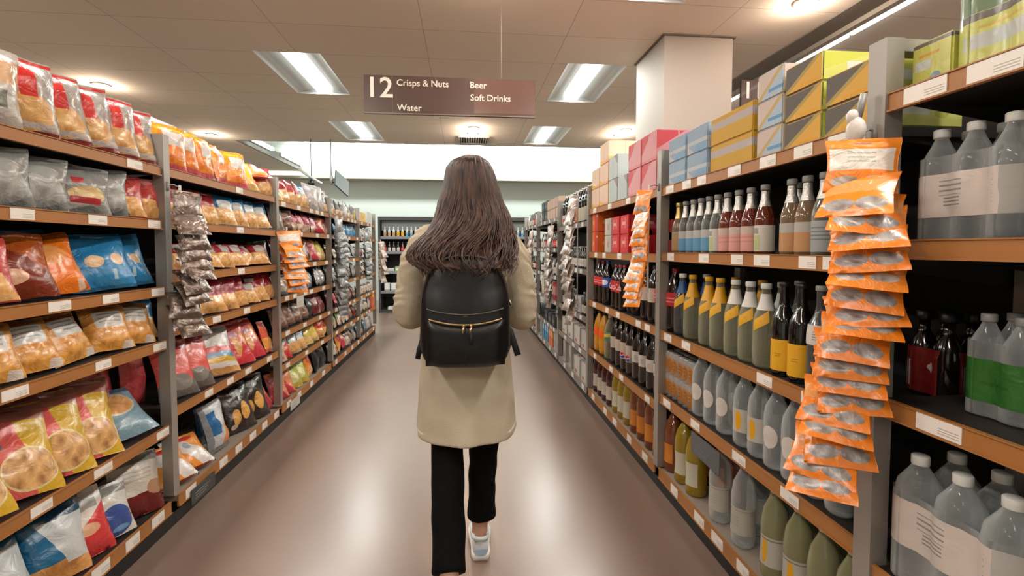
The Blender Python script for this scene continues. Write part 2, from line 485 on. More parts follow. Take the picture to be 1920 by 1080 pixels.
def aisle_sign(x0, y, ztop, texts, label, number):
    W, H = 1.262, 0.276
    t = thing('aisle_sign', label, 'sign', (x0, y, ztop - H))
    sm = plain('sign_brown_%s' % number, '54423c', 0.28, noise_amt=0.06, nscale=2, coat=0.3)
    b = MB().box(0, W, 0, 0.03, 0, H)
    b.build('panel', sm, t)
    MB().box(0.202, 0.2045, -0.001, 0.0, 0.004, H - 0.004).box(0, W, -0.002, 0, 0, 0.006).build('divider_line', plain('sign_line_' + number, '8b7a72', 0.4), t)
    MB().box(0.80, W - 0.003, -0.0012, 0, 0.02, H - 0.003).build('reflection_overlay', plain('sign_reflection_' + number, '6b4f47', 0.25, coat=0.3), t, None)  # redder overlay: a warm reflection painted onto part of the panel
    wm = plain('sign_white_' + number, 'e9e2d8', 0.5)
    for s, sz, tx, tz in texts:
        o = obj('lettering', text_mesh(s, sz, wm, True), t, (tx, -0.0025, tz)); o.rotation_euler = (pi / 2, 0, 0)
    w_ = MB()
    for wx in (1.005,): w_.tube([(wx, 0.015, H), (wx, 0.015, CZ - ztop + H)], 0.0013, 6)
    w_.build('hanging_wire', plain('wire_' + number, 'd5d0c8', 0.4), t)
    return t


aisle_sign(-0.724, 3.6, 2.562, [('12', 0.205, 0.008, 0.118), ('Crisps & Nuts', 0.066, 0.234, 0.204), ('Water', 0.066, 0.238, 0.024),
                                ('Beer', 0.066, 0.768, 0.204), ('Soft Drinks', 0.066, 0.772, 0.112)],
           'brown hanging aisle sign reading 12 over the middle of the aisle', 'a')
aisle_sign(2.45, 4.05, 2.79, [('11', 0.205, 0.008, 0.118)], 'brown hanging aisle sign reading 11 partly hidden by drink cases', 'b')

# ------------------------------------------------------------------ shelving bays
LZ1 = [1.664, 1.425, 1.128, 0.886, 0.494, 0.137]
LZ2 = [1.668, 1.430, 1.182, 0.934, 0.558, 0.137]
LZ3 = [1.650, 1.437, 1.180, 0.940, 0.675, 0.430, 0.137]
RZ1 = [1.675, 1.320, 0.932, 0.500, 0.137]
RZ2 = [1.617, 1.280, 0.870, 0.532, 0.133]
RZ3 = [1.620, 1.270, 0.875, 0.472, 0.133]
RZ4 = [1.530, 1.120, 0.710, 0.410, 0.120]
RZ5 = [1.645, 1.300, 0.990, 0.700, 0.380, 0.120]
XL, XR = -1.35, 1.03
DEP = 0.46
BAYS = {
    'L1': ('L', 1.00, 2.331, LZ1), 'L2': ('L', 2.332, 3.611, LZ2), 'L3': ('L', 3.612, 4.971, LZ3), 'L4': ('L', 4.972, 6.271, LZ3), 'L5': ('L', 6.272, 7.37, LZ3),
    'R1': ('R', -0.20, 1.125, RZ1), 'R2': ('R', 1.126, 2.445, RZ2), 'R3': ('R', 2.446, 3.895, RZ3), 'R4': ('R', 3.896, 5.155, RZ4), 'R5': ('R', 5.156, 6.675, RZ5), 'R6': ('R', 6.676, 8.02, RZ5)}
TICK = {
    ('L1', 0): [2.11], ('L1', 1): [1.60, 1.90, 2.22], ('L1', 2): [1.72, 1.95, 2.23], ('L1', 3): [1.55, 1.90, 2.24], ('L1', 4): [1.62, 1.70, 1.88, 2.26], ('L1', 5): [1.85, 2.02, 2.18, 2.27],
    ('L2', 0): [3.02], ('L2', 1): [3.02], ('L2', 2): [3.02], ('L2', 3): [2.36, 2.72, 3.08], ('L2', 4): [2.62, 2.85, 3.08, 3.4], ('L2', 5): [2.36, 2.75, 2.93, 3.12, 3.3, 3.5],
    ('R2', 0): [1.22, 1.36, 1.53, 1.73, 1.98, 2.12, 2.3], ('R2', 1): [1.18, 1.33, 1.55, 1.70, 1.95, 2.28, 2.38], ('R2', 2): [1.30, 1.52, 2.1, 2.3],
    ('R2', 3): [1.38, 1.66, 1.72, 2.0, 2.3], ('R2', 4): [1.44, 1.52, 1.62, 1.80, 1.95, 2.2],
    ('R1', 0): [0.60, 0.84, 0.98, 1.04], ('R1', 1): [0.5], ('R1', 2): [0.92, 0.5], ('R1', 3): [0.6, 0.9],
}
BAYN = {'L1': 'first crisps bay', 'L2': 'second crisps bay', 'L3': 'third crisps bay', 'L4': 'fourth crisps bay', 'L5': 'last crisps bay',
        'R1': 'first drinks bay', 'R2': 'second drinks bay', 'R3': 'third drinks bay', 'R4': 'fourth drinks bay', 'R5': 'fifth drinks bay', 'R6': 'last drinks bay'}
BAYD = {'L1': 'grey shelving bay holding bread bags, blue crisps and coral biscuit packets, first along the aisle',
        'L2': 'grey shelving bay with orange puffed snacks along its top shelf',
        'L3': 'grey shelving bay with an orange pack strip on its near post',
        'L4': 'grey shelving bay with a dark grey pack strip on its near post',
        'L5': 'last grey shelving bay of the crisps side, ending before the chiller',
        'R1': 'shelving bay stacked with large clear water packs and green bottles',
        'R2': 'shelving bay with yellow drink cases on top and rows of mixer bottles',
        'R3': 'shelving bay with pink and cream cases on top, cola bottles below',
        'R4': 'shelving bay with tall orange and white labelled bottles on its top shelf',
        'R5': 'shelving bay with cream cartons on its top shelf beyond the silver strips',
        'R6': 'dim last shelving bay of the drinks side beside the chiller'}
post_bump = M['post']


def sgn(side): return 1 if side == 'L' else -1           # direction of the aisle from the shelf


for key, (side, y0, y1, zs) in BAYS.items():
    X = XL if side == 'L' else XR; s = sgn(side)
    root = thing('shelving_bay', BAYD[key], 'shelving', (X, (y0 + y1) / 2, 0), 'shelving bays of the crisps side' if side == 'L' else 'shelving bays of the drinks side')
    hy = (y1 - y0) / 2
    def lx(d): return -s * d                               # depth behind the front edge -> local x
    MB().box(lx(DEP), lx(DEP + 0.03), -hy, hy, 0.02, 1.60 if key == 'R4' else 1.70).build('back_panel', M['back'], root)
    MB().box(lx(0.012), lx(0.03), -hy, hy, 0.0, zs[-1] - 0.075).build('kick_plate', M['kick'], root)
    ends = [hy] if key not in ('L1', 'R1') else [-hy, hy]
    for e in ends:
        p = MB(); pw = 0.022 if side == 'L' else 0.026
        e = e - pw if e > 0 else e + pw
        if side == 'L': p.box(lx(-0.012), lx(0.035), e - pw, e + pw, zs[-1] + 0.02, 1.81)
        else: p.box(lx(-0.012), lx(0.035), e - pw, e + pw, zs[-1] + 0.0, 1.81)
        p.box(lx(0.035), lx(DEP), e - pw * 0.8, e + pw * 0.8, 1.78, 1.81)
        p.box(lx(DEP - 0.03), lx(DEP), e - pw, e + pw, 0, 1.779)
        o = p.build('post', M['post'], root)
    rr = random.Random(hash(key) % 1000 if False else sum(map(ord, key)))
    for i, z in enumerate(zs):
        last = i == len(zs) - 1
        sh = MB().box(lx(0.004), lx(DEP), -hy + 0.003, hy - 0.055, z - 0.028, z - 0.004)
        if not last:
            for by in (-hy + 0.01, hy - 0.065):
                sh.add([(lx(0.03), by, z - 0.028), (lx(DEP), by, z - 0.028), (lx(DEP), by, z - 0.09)], [(0, 1, 2)])
                sh.add([(lx(0.03), by + 0.004, z - 0.028), (lx(DEP), by + 0.004, z - 0.028), (lx(DEP), by + 0.004, z - 0.09)], [(2, 1, 0)])
        so = sh.build('shelf', M['deck'] if last and side == 'R' or last and key in ('L2', 'L3') else M['shelfdark'], root)
        fm = M['fascia'] if key not in ('R4', 'R5', 'R6') else M['fascia2']
        fh = 0.042 if side == 'L' else 0.046
        if last: fh = 0.055
        f = MB()
        f.box(lx(-0.004), lx(0.004), -hy + 0.002, hy - 0.053, z - fh, z)
        f.box(lx(-0.010), lx(-0.004), -hy + 0.002, hy - 0.053, z - fh, z - fh + 0.004)
        f.box(lx(-0.008), lx(-0.004), -hy + 0.002, hy - 0.053, z - 0.003, z)
        f.build('edge_strip', fm, so)
        ty = TICK.get((key, i))
        if ty is None:
            ty = []; yy = y0 + rr.uniform(0.1, 0.25)
            while yy < y1 - 0.08:
                ty.append(yy); yy += rr.uniform(0.14, 0.45)
        lasty = -9
        for k, yc in enumerate(ty):
            wd = (0.085 if side == 'L' else 0.08) * rr.uniform(0.9, 1.1)
            if side == 'R' and key == 'R1': wd = 0.10
            yl = yc - (y0 + y1) / 2
            if abs(yl) + wd / 2 > hy - 0.056: yl = (hy - 0.056 - wd / 2) * (1 if yl > 0 else -1)
            if yl - lasty < wd: continue
            lasty = yl
            MB().box(lx(-0.0065), lx(-0.0045), yl - wd / 2, yl + wd / 2, z - fh + 0.005, z - 0.004).build('price_ticket', M['ticket'], so)
# ------------------------------------------------------------------ end of shelving
# ------------------------------------------------------------------ packets
def bag_mesh(name, w, h, t, seed, mat, flat=0.0):
    """pillow packet with crimped top and bottom seams, printed front towards -Y"""
    nu, nv = 12, 16; r = random.Random(seed); off = Vector((r.uniform(0, 50), r.uniform(0, 50), r.uniform(0, 50)))
    V = []; U = []; Fc = []
    for side in (-1, 1):
        o = len(V)
        for j in range(nv + 1):
            v = j / nv
            seam = 1 if 0.06 < v < 0.93 else 0
            vv = min(1, max(0, (v - 0.05) / 0.89))
            prof = (max(0.0, sin(pi * vv ** 0.80)) ** 0.55) * seam
            pinch = 1 - 0.09 * sin(pi * vv)
            for i in range(nu + 1):
                u = i / nu
                x = (u - 0.5) * w * pinch; z = v * h
                y = side * t / 2 * (max(0.0, sin(pi * u)) ** 0.6) * prof
                n = noise.noise_vector(off + Vector((x * 16, side * 3, z * 16)))
                n2 = noise.noise_vector(off + Vector((x * 45, side * 5, z * 45)))
                edge = max(0.0, sin(pi * u)) ** 0.5
                y += side * (n.x * 0.16 + n2.x * 0.06) * t * edge * (0.3 + prof)
                y += 0.25 * t * noise.noise(off + Vector((x * 9, 0, z * 9))) * (1 - prof)
                # the top seam flops backwards
                y += 0.18 * h * max(0, v - 0.86) ** 1.0 * (1 + noise.noise(off + Vector((x * 20, 7, 0))))
                x += n.y * 0.004; z += n.z * 0.004 * (1 if v > 0.1 else 0)
                V.append((x, y, max(0, z))); U.append((u, v))
        for j in range(nv):
            for i in range(nu):
                a = o + j * (nu + 1) + i; q = (a, a + 1, a + nu + 2, a + nu + 1)
                Fc.append(q if side < 0 else q[::-1])
    me = mesh_from(name, V, Fc, U, True, mat)
    bm = bmesh.new(); bm.from_mesh(me); bmesh.ops.remove_doubles(bm, verts=bm.verts, dist=3e-4); bm.to_mesh(me); bm.free(); me.update()
    return me


TAN = ('c9803a', 'f0c07c'); GOLD = ('b06a22', 'e6a850')
def A(n, *a, **k): return art('pack_' + n, *a, **k)


FILM = dict(rough=0.28, coat=0.6, bump=0.8, bscale=18)
BAG = {   # kind: (object name, description, category, w, h, t, lean deg, material)
    'bread': ('bread_bag', 'clear bread bag with red strip and golden loaf', 'bread', .19, .275, .085, 10,
              A('bread', 'a59f9a', [('band', 0, .07, '7a2420'), ('foodell', .5, .28, .42, .22, 'b87434', 'e8bd7c', 6), ('band', .09, .16, 'c9bfb8'), ('rect', .38, .46, .64, .93, 'd2302c'), ('band', .94, .985, 'c63631')], **FILM)),
    'breadwhite': ('bread_bag', 'pale clear bread bag with tan patch', 'bread', .19, .25, .085, 10,
                   A('breadwhite', 'b9b4ae', [('food', .5, .85, 'b98860', 'd9b591', 5), ('ell', .3, .3, .2, .16, 'd9d6cf'), ('rect', .55, .2, .8, .42, '6a6f5c')], **FILM)),
    'mist': ('wrap_pack', 'cloudy grey-white film pack', 'bread', .17, .19, .09, 5,
             A('mist', '8d918f', [('foodell', .5, .35, .4, .3, '777b7a', 'c5c8c6', 4), ('ell', .5, .7, .3, .1, 'a9aeac')], **FILM)),
    'mistlabel': ('wrap_pack', 'clear bread pack with red label', 'bread', .22, .20, .09, 8,
                  A('mistlabel', '8f9290', [('band', 0, .22, 'cfcac4'), ('foodell', .6, .36, .3, .16, 'b88a48', 'e3c98e', 5), ('half', .5, -1, .14, '8f9290'), ('rect', .34, .18, .8, .30, 'b03038'), ('rect', .36, .58, .52, .70, 'b8343a')], **FILM)),
    'redtop': ('snack_packet', 'red-topped packet with tan snacks inside', 'snack packet', .15, .20, .06, 12,
               A('redtop', 'a8332f', [('food', .03, .46, *TAN, 9), ('half', 1.0, .5, 1.05, 'c04a48'), ('band', 0, .03, 'a8332f')], **FILM)),
    'bigblue': ('crisp_packet', 'bright blue packet picturing two tan crisps', 'snack packet', .235, .235, .085, 22,
                A('bigblue', '2f86bd', [('band', 0, .06, '24688f'), ('band', .9, 1, '27719d'), ('foodell', .38, .46, .14, .10, 'd0a070', 'ecc9a0', 3), ('foodell', .76, .48, .12, .10, 'd0a070', 'ecc9a0', 3), ('rect', .62, .14, .68, .3, 'a8c6d2')], **FILM)),
    'bigorange': ('crisp_packet', 'large bright orange crisp packet', 'snack packet', .21, .225, .08, 25,
                  A('bigorange', 'e8791a', [('ell', .62, .62, .22, .16, 'e09a58'), ('ell', .3, .25, .26, .2, 'f08c28'), ('band', .9, 1, '8a4310'), ('rect', .86, .02, .96, .2, 'd9b9a4')], **FILM)),
    'darkorange': ('crisp_packet', 'dark red and orange crisp packet', 'snack packet', .20, .225, .08, 20,
                   A('darkorange', '7a2a10', [('half', .7, 1, 1.0, 'a8501a'), ('ell', .3, .3, .25, .12, 'e0b090'), ('band', .85, .95, 'c06a20')], **FILM)),
    'twig': ('snack_packet', 'clear golden snack packet with white label', 'snack packet', .165, .185, .07, 26,
             A('twig', (GOLD[0], GOLD[1], 7), [('band', .86, 1, 'b07a40'), ('rect', .22, .50, .86, .86, 'd2d0ca'), ('lines', .3, .56, .8, .82, 3, '9c9b98'), ('rect', .74, .0, .97, .16, 'd8cec4'), ('band', .42, .47, 'd08a40')], **FILM)),
    'bluetan': ('snack_packet', 'blue-topped packet of tan snacks', 'snack packet', .165, .20, .06, 15,
                A('bluetan', '1f6f9e', [('food', .02, .52, *TAN, 10), ('rect', .22, .52, .80, .82, 'c9d3d6'), ('ell', .5, .62, .2, .06, 'e6e4dc')], **FILM)),
    'redtan': ('snack_packet', 'dark red packet of tan nuts', 'snack packet', .165, .19, .06, 18,
               A('redtan', '8e1f26', [('food', .02, .50, *TAN, 10), ('half', -1.2, 1, .35, 'b2aeaa'), ('band', .86, 1, '8e1f26'), ('band', .5, .54, 'b03344')], **FILM)),
    'redtan2': ('snack_packet', 'low tan nut packet with red stripe', 'snack packet', .155, .15, .06, 28,
                A('redtan2', 'a32430', [('food', .02, .54, *TAN, 9), ('rect', .32, .56, .92, .95, 'c7c2bc'), ('half', -1, 1, .62, '9b222c')], **FILM)),
    'puff': ('snack_packet', 'orange puffed snack packet with yellow top', 'snack packet', .175, .225, .07, 10,
             A('puff', 'ef8a1c', [('food', .12, .52, 'd8601a', 'f59a3c', 10), ('band', 0, .13, 'd2606c'), ('rect', .3, .52, .85, .84, 'd6d3ce'), ('band', .87, 1, 'efb02c'), ('half', -1, .4, .12, 'f0a024')], **FILM)),
    'puffflat': ('snack_packet', 'red and orange packet with white corner', 'snack packet', .175, .225, .06, 10,
                 A('puffflat', 'dd5a3a', [('half', 1, .5, 1.05, 'e2ddd6'), ('food', .1, .45, 'e58a34', 'e9a24c', 7), ('band', .9, 1, 'c23a34')], **FILM)),
    'coral': ('snack_packet', 'coral packet with grey base', 'snack packet', .19, .28, .08, 20,
              A('coral', 'e4625c', [('band', 0, .26, '6c6560'), ('ell', .55, .25, .3, .14, '8d8882'), ('band', .84, 1, '8c3a36'), ('ell', .5, .62, .3, .14, 'ea7c74')], **FILM)),
    'coralred': ('snack_packet', 'plain coral red packet set back', 'snack packet', .17, .29, .08, 6,
                 A('coralred', 'c2484a', [('ell', .5, .8, .34, .1, 'e07878'), ('ell', .4, .4, .25, .3, 'b23f42')], **FILM)),
    'stripe': ('snack_packet', 'large white packet with three bright stripes', 'snack packet', .27, .31, .07, 30,
               A('stripe', 'd9d2ca', [('band', 0, .07, '5a4a40'), ('food', .05, .16, '8a6040', 'd6a060', 5), ('band', .25, .38, 'd0a424'), ('band', .36, .48, '5d8fae'), ('band', .46, .58, 'cc4444'), ('band', .86, 1, 'a8a6a2'), ('ell', .5, .75, .45, .12, 'e6e0da')], wob=.06, **{k: v for k, v in FILM.items()})),
    'starred': ('snack_packet', 'red packet with coral and gold shapes', 'snack packet', .19, .29, .07, 26,
                A('starred', 'cf3a42', [('half', 0, 1, .72, 'e07068'), ('ell', .45, .5, .12, .3, 'e0a25c'), ('ell', .8, .62, .1, .2, 'e0a25c'), ('ell', .45, .72, .2, .08, 'c890a0'), ('band', .92, 1, 'a84030')], wob=.08, **{k: v for k, v in FILM.items()})),
    'cookie': ('biscuit_packet', 'coral and yellow packet picturing round biscuits', 'biscuit packet', .215, .32, .075, 32,
               A('cookie', 'e0645c', [('half', 1, .15, .66, 'd7ae34'), ('half', 1.2, -1.0, .9, 'd7ae34'), ('ell', .62, .27, .38, .22, 'e8d79c'), ('foodell', .62, .27, .36, .20, '8a5020', 'f0c080', 8), ('ell', .24, .56, .10, .07, '6b7078'), ('band', .8, .94, 'a86a5a'), ('band', .93, 1, '8c5a48')], **FILM)),
    'bluecookie': ('biscuit_packet', 'pale blue packet picturing a biscuit bowl', 'biscuit packet', .23, .26, .08, 50,
                   A('bluecookie', '7fa2b2', [('half', -1, -.3, -.36, 'e2734c'), ('ell', .56, .62, .36, .23, 'd8d0c0'), ('foodell', .56, .62, .33, .2, 'b87840', 'e2ab6c', 9), ('ell', .25, .82, .1, .07, '5a6c78'), ('band', .9, 1, '486878')], **FILM)),
    'bluewhite': ('snack_packet', 'deep blue packet with white panel', 'snack packet', .20, .27, .08, 22,
                  A('bluewhite', '1d6c98', [('food', .02, .28, 'b06c2c', 'e0a560', 5), ('half', 1, .6, .78, 'ccd2d2'), ('food', .02, .22, 'b06c2c', 'e0a560', 5), ('band', .8, 1, '174a66')], wob=.05, **{k: v for k, v in FILM.items()})),
    'whitered': ('snack_packet', 'cream packet with bright red wave', 'snack packet', .19, .25, .07, 26,
                 A('whitered', 'ddd6cc', [('half', .6, -1, -.15, 'd23a3c'), ('ell', .6, .42, .22, .08, 'd9a680'), ('rect', .1, .72, .9, .86, '9a9a92')], wob=.06, **{k: v for k, v in FILM.items()})),
    'blueball': ('snack_packet', 'white packet with a royal blue disc', 'snack packet', .17, .21, .07, 24,
                 A('blueball', 'd6d4cc', [('ell', .6, .3, .38, .28, '3a5598'), ('ell', .66, .14, .2, .05, '6aa0cc'), ('band', .8, .95, '8c8c84')], **FILM)),
    'creamred': ('snack_packet', 'cream-topped packet with dark maroon base', 'snack packet', .21, .26, .08, 20,
                 A('creamred', 'cfc8bc', [('band', 0, .38, '6c1512'), ('ell', .85, .42, .2, .12, 'b08868'), ('lines', .2, .6, .8, .8, 3, 'b4aca0'), ('band', .88, 1, '8a8880')], wob=.05, **{k: v for k, v in FILM.items()})),
    'greyclear': ('snack_packet', 'silvery clear film packet', 'snack packet', .16, .22, .07, 15,
                  A('greyclear', '8a8884', [('foodell', .5, .4, .4, .3, '6a6864', 'b4b0aa', 5), ('rect', .2, .6, .7, .8, 'c4c2bc')], **FILM)),
    'whiteorange': ('snack_packet', 'white and orange packet with red flashes', 'snack packet', .19, .22, .07, 50,
                    A('whiteorange', 'e0dad4', [('half', -1, -1, -.72, 'ee9a44'), ('half', 1, 1, 1.3, 'ee9a44'), ('ell', .5, .86, .3, .08, 'dc4444'), ('ell', .5, .62, .12, .1, '9aa8b4'), ('band', 0, .06, '6c3020')], **FILM)),
    'navy': ('snack_packet', 'dark navy packet in shadow', 'snack packet', .16, .22, .07, 10,
             A('navy', '123e5c', [('band', 0, .25, '5c5a56')], **FILM)),
    'bluetall': ('snack_packet', 'tall blue and white packet with orange corner', 'snack packet', .17, .28, .08, 12,
                 A('bluetall', 'c8ccd0', [('rect', .12, .36, .55, .84, '2b6fa8'), ('half', 1, -1, .38, 'dc8a44'), ('half', -1, 0, -.18, '8c9298'), ('band', 0, .12, '787c80'), ('ell', .7, .7, .2, .16, 'e2e4e6')], **FILM)),
    'blackgold': ('snack_packet', 'black packet with golden crisps pictured', 'snack packet', .22, .30, .09, 20,
                  A('blackgold', '2b2420', [('foodell', .6, .4, .16, .2, 'a87030', 'f0b860', 5), ('foodell', .28, .3, .12, .16, 'a87030', 'f0b860', 5), ('ell', .2, .12, .1, .05, 'c8b0a0'), ('ell', .5, .8, .2, .08, '8c8a88')], **FILM)),
    'pinktan': ('snack_packet', 'tall pink-topped packet with tan snacks', 'snack packet', .15, .22, .065, 8,
                A('pinktan', 'b4485a', [('food', 0, .42, 'a88068', 'd8b8a0', 9), ('ell', .5, .75, .3, .12, 'c86878')], **FILM)),
    'choc': ('snack_packet', 'glossy brown film packet of chocolate snacks', 'snack packet', .18, .19, .08, 20,
             A('choc', '6a4a3c', [('foodell', .5, .4, .42, .32, '4c3028', 'a07c68', 6), ('rect', .3, .7, .7, .86, 'a89080')], **FILM)),
    'darkred': ('snack_packet', 'dark red packet with a pale corner', 'snack packet', .16, .19, .06, 18,
                A('darkred', '6e1c18', [('half', 1, -1, .42, 'd0a088'), ('ell', .5, .6, .2, .1, 'a84848')], **FILM)),
    'teal': ('snack_packet', 'grey-blue film packet of snacks', 'snack packet', .18, .20, .08, 15,
             A('teal', '58707a', [('foodell', .5, .4, .4, .3, '384c56', '90a0a4', 5), ('band', .7, .85, '9cb0b8')], **FILM)),
    'silver': ('snack_packet', 'shiny silver foil packet', 'snack packet', .15, .18, .07, 15,
               A('silver', 'a8a6a2', [('foodell', .5, .4, .4, .3, '4c4a48', 'd8d6d2', 4)], rough=.22, coat=.8, bump=1.0, bscale=20, metal=.5)),
    'yellowtan': ('snack_packet', 'yellow and lime packet of tan snacks', 'snack packet', .18, .20, .07, 24,
                  A('yellowtan', 'd6c63c', [('food', .02, .4, 'd0a04c', 'ecca84', 8), ('ell', .5, .82, .3, .1, 'c4d490'), ('ell', .4, .6, .2, .1, 'e8b040')], **FILM)),
    'whitebag': ('snack_packet', 'crumpled white packet with tan print', 'snack packet', .18, .16, .07, 24,
                 A('whitebag', 'b8b2a8', [('ell', .5, .5, .25, .2, 'b08458'), ('band', 0, .12, '706c68')], **FILM)),
    'creamtan': ('snack_packet', 'cream and dark mottled snack packet', 'snack packet', .15, .17, .06, 18,
                 A('creamtan', 'c8b8a4', [('foodell', .5, .35, .45, .3, '5c4030', 'd8c0a8', 5), ('band', .75, .9, '6a4030'), ('rect', .2, .5, .6, .7, 'e0dcd4')], **FILM)),
    'orangered': ('snack_packet', 'orange snack packet with red and white crest', 'snack packet', .20, .27, .08, 14,
                  A('orangered', 'e0903c', [('food', 0, .45, 'd08038', 'f0b468', 8), ('ell', .5, .68, .38, .2, 'cc3c22'), ('ell', .5, .74, .12, .12, 'e4c8b4'), ('band', .9, 1, 'a8a098')], **FILM)),
    'limeyel': ('snack_packet', 'lime green and yellow packet', 'snack packet', .18, .24, .07, 24,
                A('limeyel', 'b8c048', [('ell', .5, .4, .3, .2, 'e4dc9c'), ('half', 0, 1, .72, '6c8c3c'), ('band', 0, .15, 'd0a838')], wob=.08, **{k: v for k, v in FILM.items()})),
    'redpink': ('snack_packet', 'pink and crimson snack packet', 'snack packet', .17, .22, .07, 22,
                A('redpink', 'c83448', [('half', 1, 1, 1.0, 'e09060'), ('ell', .35, .75, .2, .1, 'e0a0a8'), ('band', 0, .1, '8c2028')], wob=.08, **{k: v for k, v in FILM.items()})),
    'black': ('snack_packet', 'matt black snack packet', 'snack packet', .18, .24, .08, 12,
              A('black', '1c1a1a', [('ell', .8, .7, .1, .12, 'a8a49c')], **FILM)),
    'greenwhite': ('snack_packet', 'dark green and white packet', 'snack packet', .15, .17, .06, 12,
                   A('greenwhite', '2f4a2c', [('half', 1, -.4, .5, '9c9c94')], **FILM)),
    'bluefold': ('snack_packet', 'light blue foil snack packet', 'snack packet', .19, .16, .06, 14,
                 A('bluefold', '4f8fb8', [('half', 1, 1, 1.1, '88b0c8'), ('band', 0, .1, 'c0b8b0'), ('ell', .4, .5, .1, .3, '2c6c98')], wob=.1, **{k: v for k, v in FILM.items()})),
    'pinkfan': ('snack_packet', 'bright pink and red snack packet', 'snack packet', .20, .18, .07, 16,
                A('pinkfan', 'd04860', [('half', 1, 1, 1.15, 'e08898'), ('foodell', .5, .2, .4, .12, 'c0a088', 'e4c8b4', 4)], wob=.1, **{k: v for k, v in FILM.items()})),
    'multired': ('snack_packet', 'red and yellow multicoloured snack packet', 'snack packet', .16, .18, .07, 20,
                 A('multired', 'b83028', [('half', 1, -.5, .5, 'd89030'), ('ell', .4, .7, .2, .1, 'e0c890')], wob=.06, **{k: v for k, v in FILM.items()})),
    'multigreen': ('snack_packet', 'white, green and orange snack packet', 'snack packet', .15, .18, .06, 20,
                   A('multigreen', 'd0c8b8', [('half', -1, 1, .4, '88a050'), ('ell', .5, .35, .2, .25, 'c87840'), ('band', 0, .1, '5c3828')], wob=.06, **{k: v for k, v in FILM.items()})),
    'blackpic': ('snack_packet', 'black-topped packet with pale snacks pictured', 'snack packet', .19, .23, .07, 10,
                 A('blackpic', '4c443e', [('food', .05, .36, 'b88a60', 'e0c09c', 6), ('rect', .2, .5, .6, .78, '26221f'), ('half', 1, 1, 1.5, 'a89c94')], **FILM)),
    'whitegrey': ('snack_packet', 'white and grey packet of pale snacks', 'snack packet', .19, .24, .07, 10,
                  A('whitegrey', 'b4b0b0', [('foodell', .5, .35, .4, .26, '7c6a68', 'd8ccc8', 6), ('ell', .3, .8, .2, .1, 'd8d8e0')], **FILM)),
}
BAGM = {}
def bag_proto(kind, variant):
    k = (kind, variant)
    if k not in BAGM:
        nm, desc, cat, w_, h, t, lean, mat = BAG[kind]
        BAGM[k] = bag_mesh(nm, w_, h, t, sum(map(ord, kind)) * 7 + variant * 13, mat)
    return BAGM[k]


ROOTS = []
COUNT = {}
SHELFN = {}
def shelf_phrase(key, i):
    n = len(BAYS[key][3])
    if i == 0: return 'top shelf'
    if i == n - 1: return 'bottom shelf'
    return ORD[i] + ' shelf'


def lab(desc, key, i, extra=''):
    if len(desc.split()) > 9 - (desc.count('-') * 0): print('LONG', len(desc.split()), desc, extra)
    c = COUNT.get((key, i), 0); COUNT[(key, i)] = c + 1
    return '%s, %s along %s, %s' % (desc, ORD[c], shelf_phrase(key, i), BAYN[key]) + extra


PR = random.Random(11)
def put_bag(key, i, kind, y, depth=0.0, dz=0.0, sc_=1.0, lean=None, roll=None, yaw=None):
    side, y0, y1, zs = BAYS[key]; s = sgn(side)
    nm, desc, cat, w_, h, t, ln, mat = BAG[kind]
    ln = ln if lean is None else lean
    o = obj(nm, bag_proto(kind, PR.randrange(3)))
    L_ = radians(ln + PR.uniform(-3, 3))
    x = (XL if side == 'L' else XR) - s * (0.012 + t * 0.5 * cos(L_) + depth)
    base = t * 0.30 * sin(L_)
    o.location = (x, y, zs[i] + base + dz)
    o.rotation_euler = (-L_, radians(PR.uniform(-5, 5) if roll is None else roll), radians(90 * s + (PR.uniform(-12, 12) if yaw is None else yaw)))
    top = zs[i - 1] - 0.05 - zs[i] if i > 0 else 9
    f = min(1.0, (top - dz) / (h * cos(L_) + t * .6 * sin(L_) + 0.004))
    o.scale = (sc_, sc_, min(sc_, f))
    tag(o, lab(desc, key, i), cat, '%s, %s' % (cat + 's on the ' + shelf_phrase(key, i), BAYN[key]))
    return o


def bags(key, i, seq):
    for j, it in enumerate(seq):
        kind, y = it[0], it[1]; kw = dict(it[2]) if len(it) > 2 else {}
        near = [abs(y - o[1]) for o in seq if o is not it and abs((o[2] if len(o) > 2 else {}).get('depth', 0) - kw.get('depth', 0)) < .06]
        gap = min(near) if near else 9; w_ = BAG[kind][3]
        if gap < w_ * .97 and 'yaw' not in kw:              # packets set closer than their width overlap like shingles
            kw['yaw'] = -sgn(BAYS[key][0]) * min(30, math.degrees(math.acos(max(.3, gap / w_)))) * .9
        put_bag(key, i, kind, y, **kw)


bags('L1', 0, [('breadwhite', 1.38), ('breadwhite', 1.55), ('bread', 1.70, dict(sc_=.93)), ('bread', 1.84, dict(sc_=.93)), ('bread', 1.97, dict(sc_=.93)), ('bread', 2.10, dict(sc_=.93)), ('bread', 2.22, dict(sc_=.90))])
bags('L1', 1, [('mist', 1.40), ('mist', 1.60), ('mist', 1.73), ('mistlabel', 1.89), ('mist', 2.03), ('redtop', 2.13), ('redtop', 2.235)])
bags('L1', 2, [('darkorange', 1.38), ('redtop', 1.53), ('darkorange', 1.66, dict(yaw=-20)), ('bigorange', 1.775, dict(roll=-8)), ('bigblue', 1.86, dict(depth=.14, lean=8)), ('bigblue', 2.01, dict(roll=-4)), ('bigblue', 2.16, dict(depth=.03))])
bags('L1', 3, [('twig', 1.40), ('twig', 1.53), ('twig', 1.68), ('twig', 1.85, dict(sc_=1.1)), ('twig', 2.02), ('twig', 2.15), ('bluetan', 2.25, dict(depth=.05))])
bags('L1', 4, [('cookie', 1.45), ('cookie', 1.62), ('cookie', 1.76), ('cookie', 1.90), ('bluecookie', 2.09), ('coralred', 2.20, dict(depth=.16))])
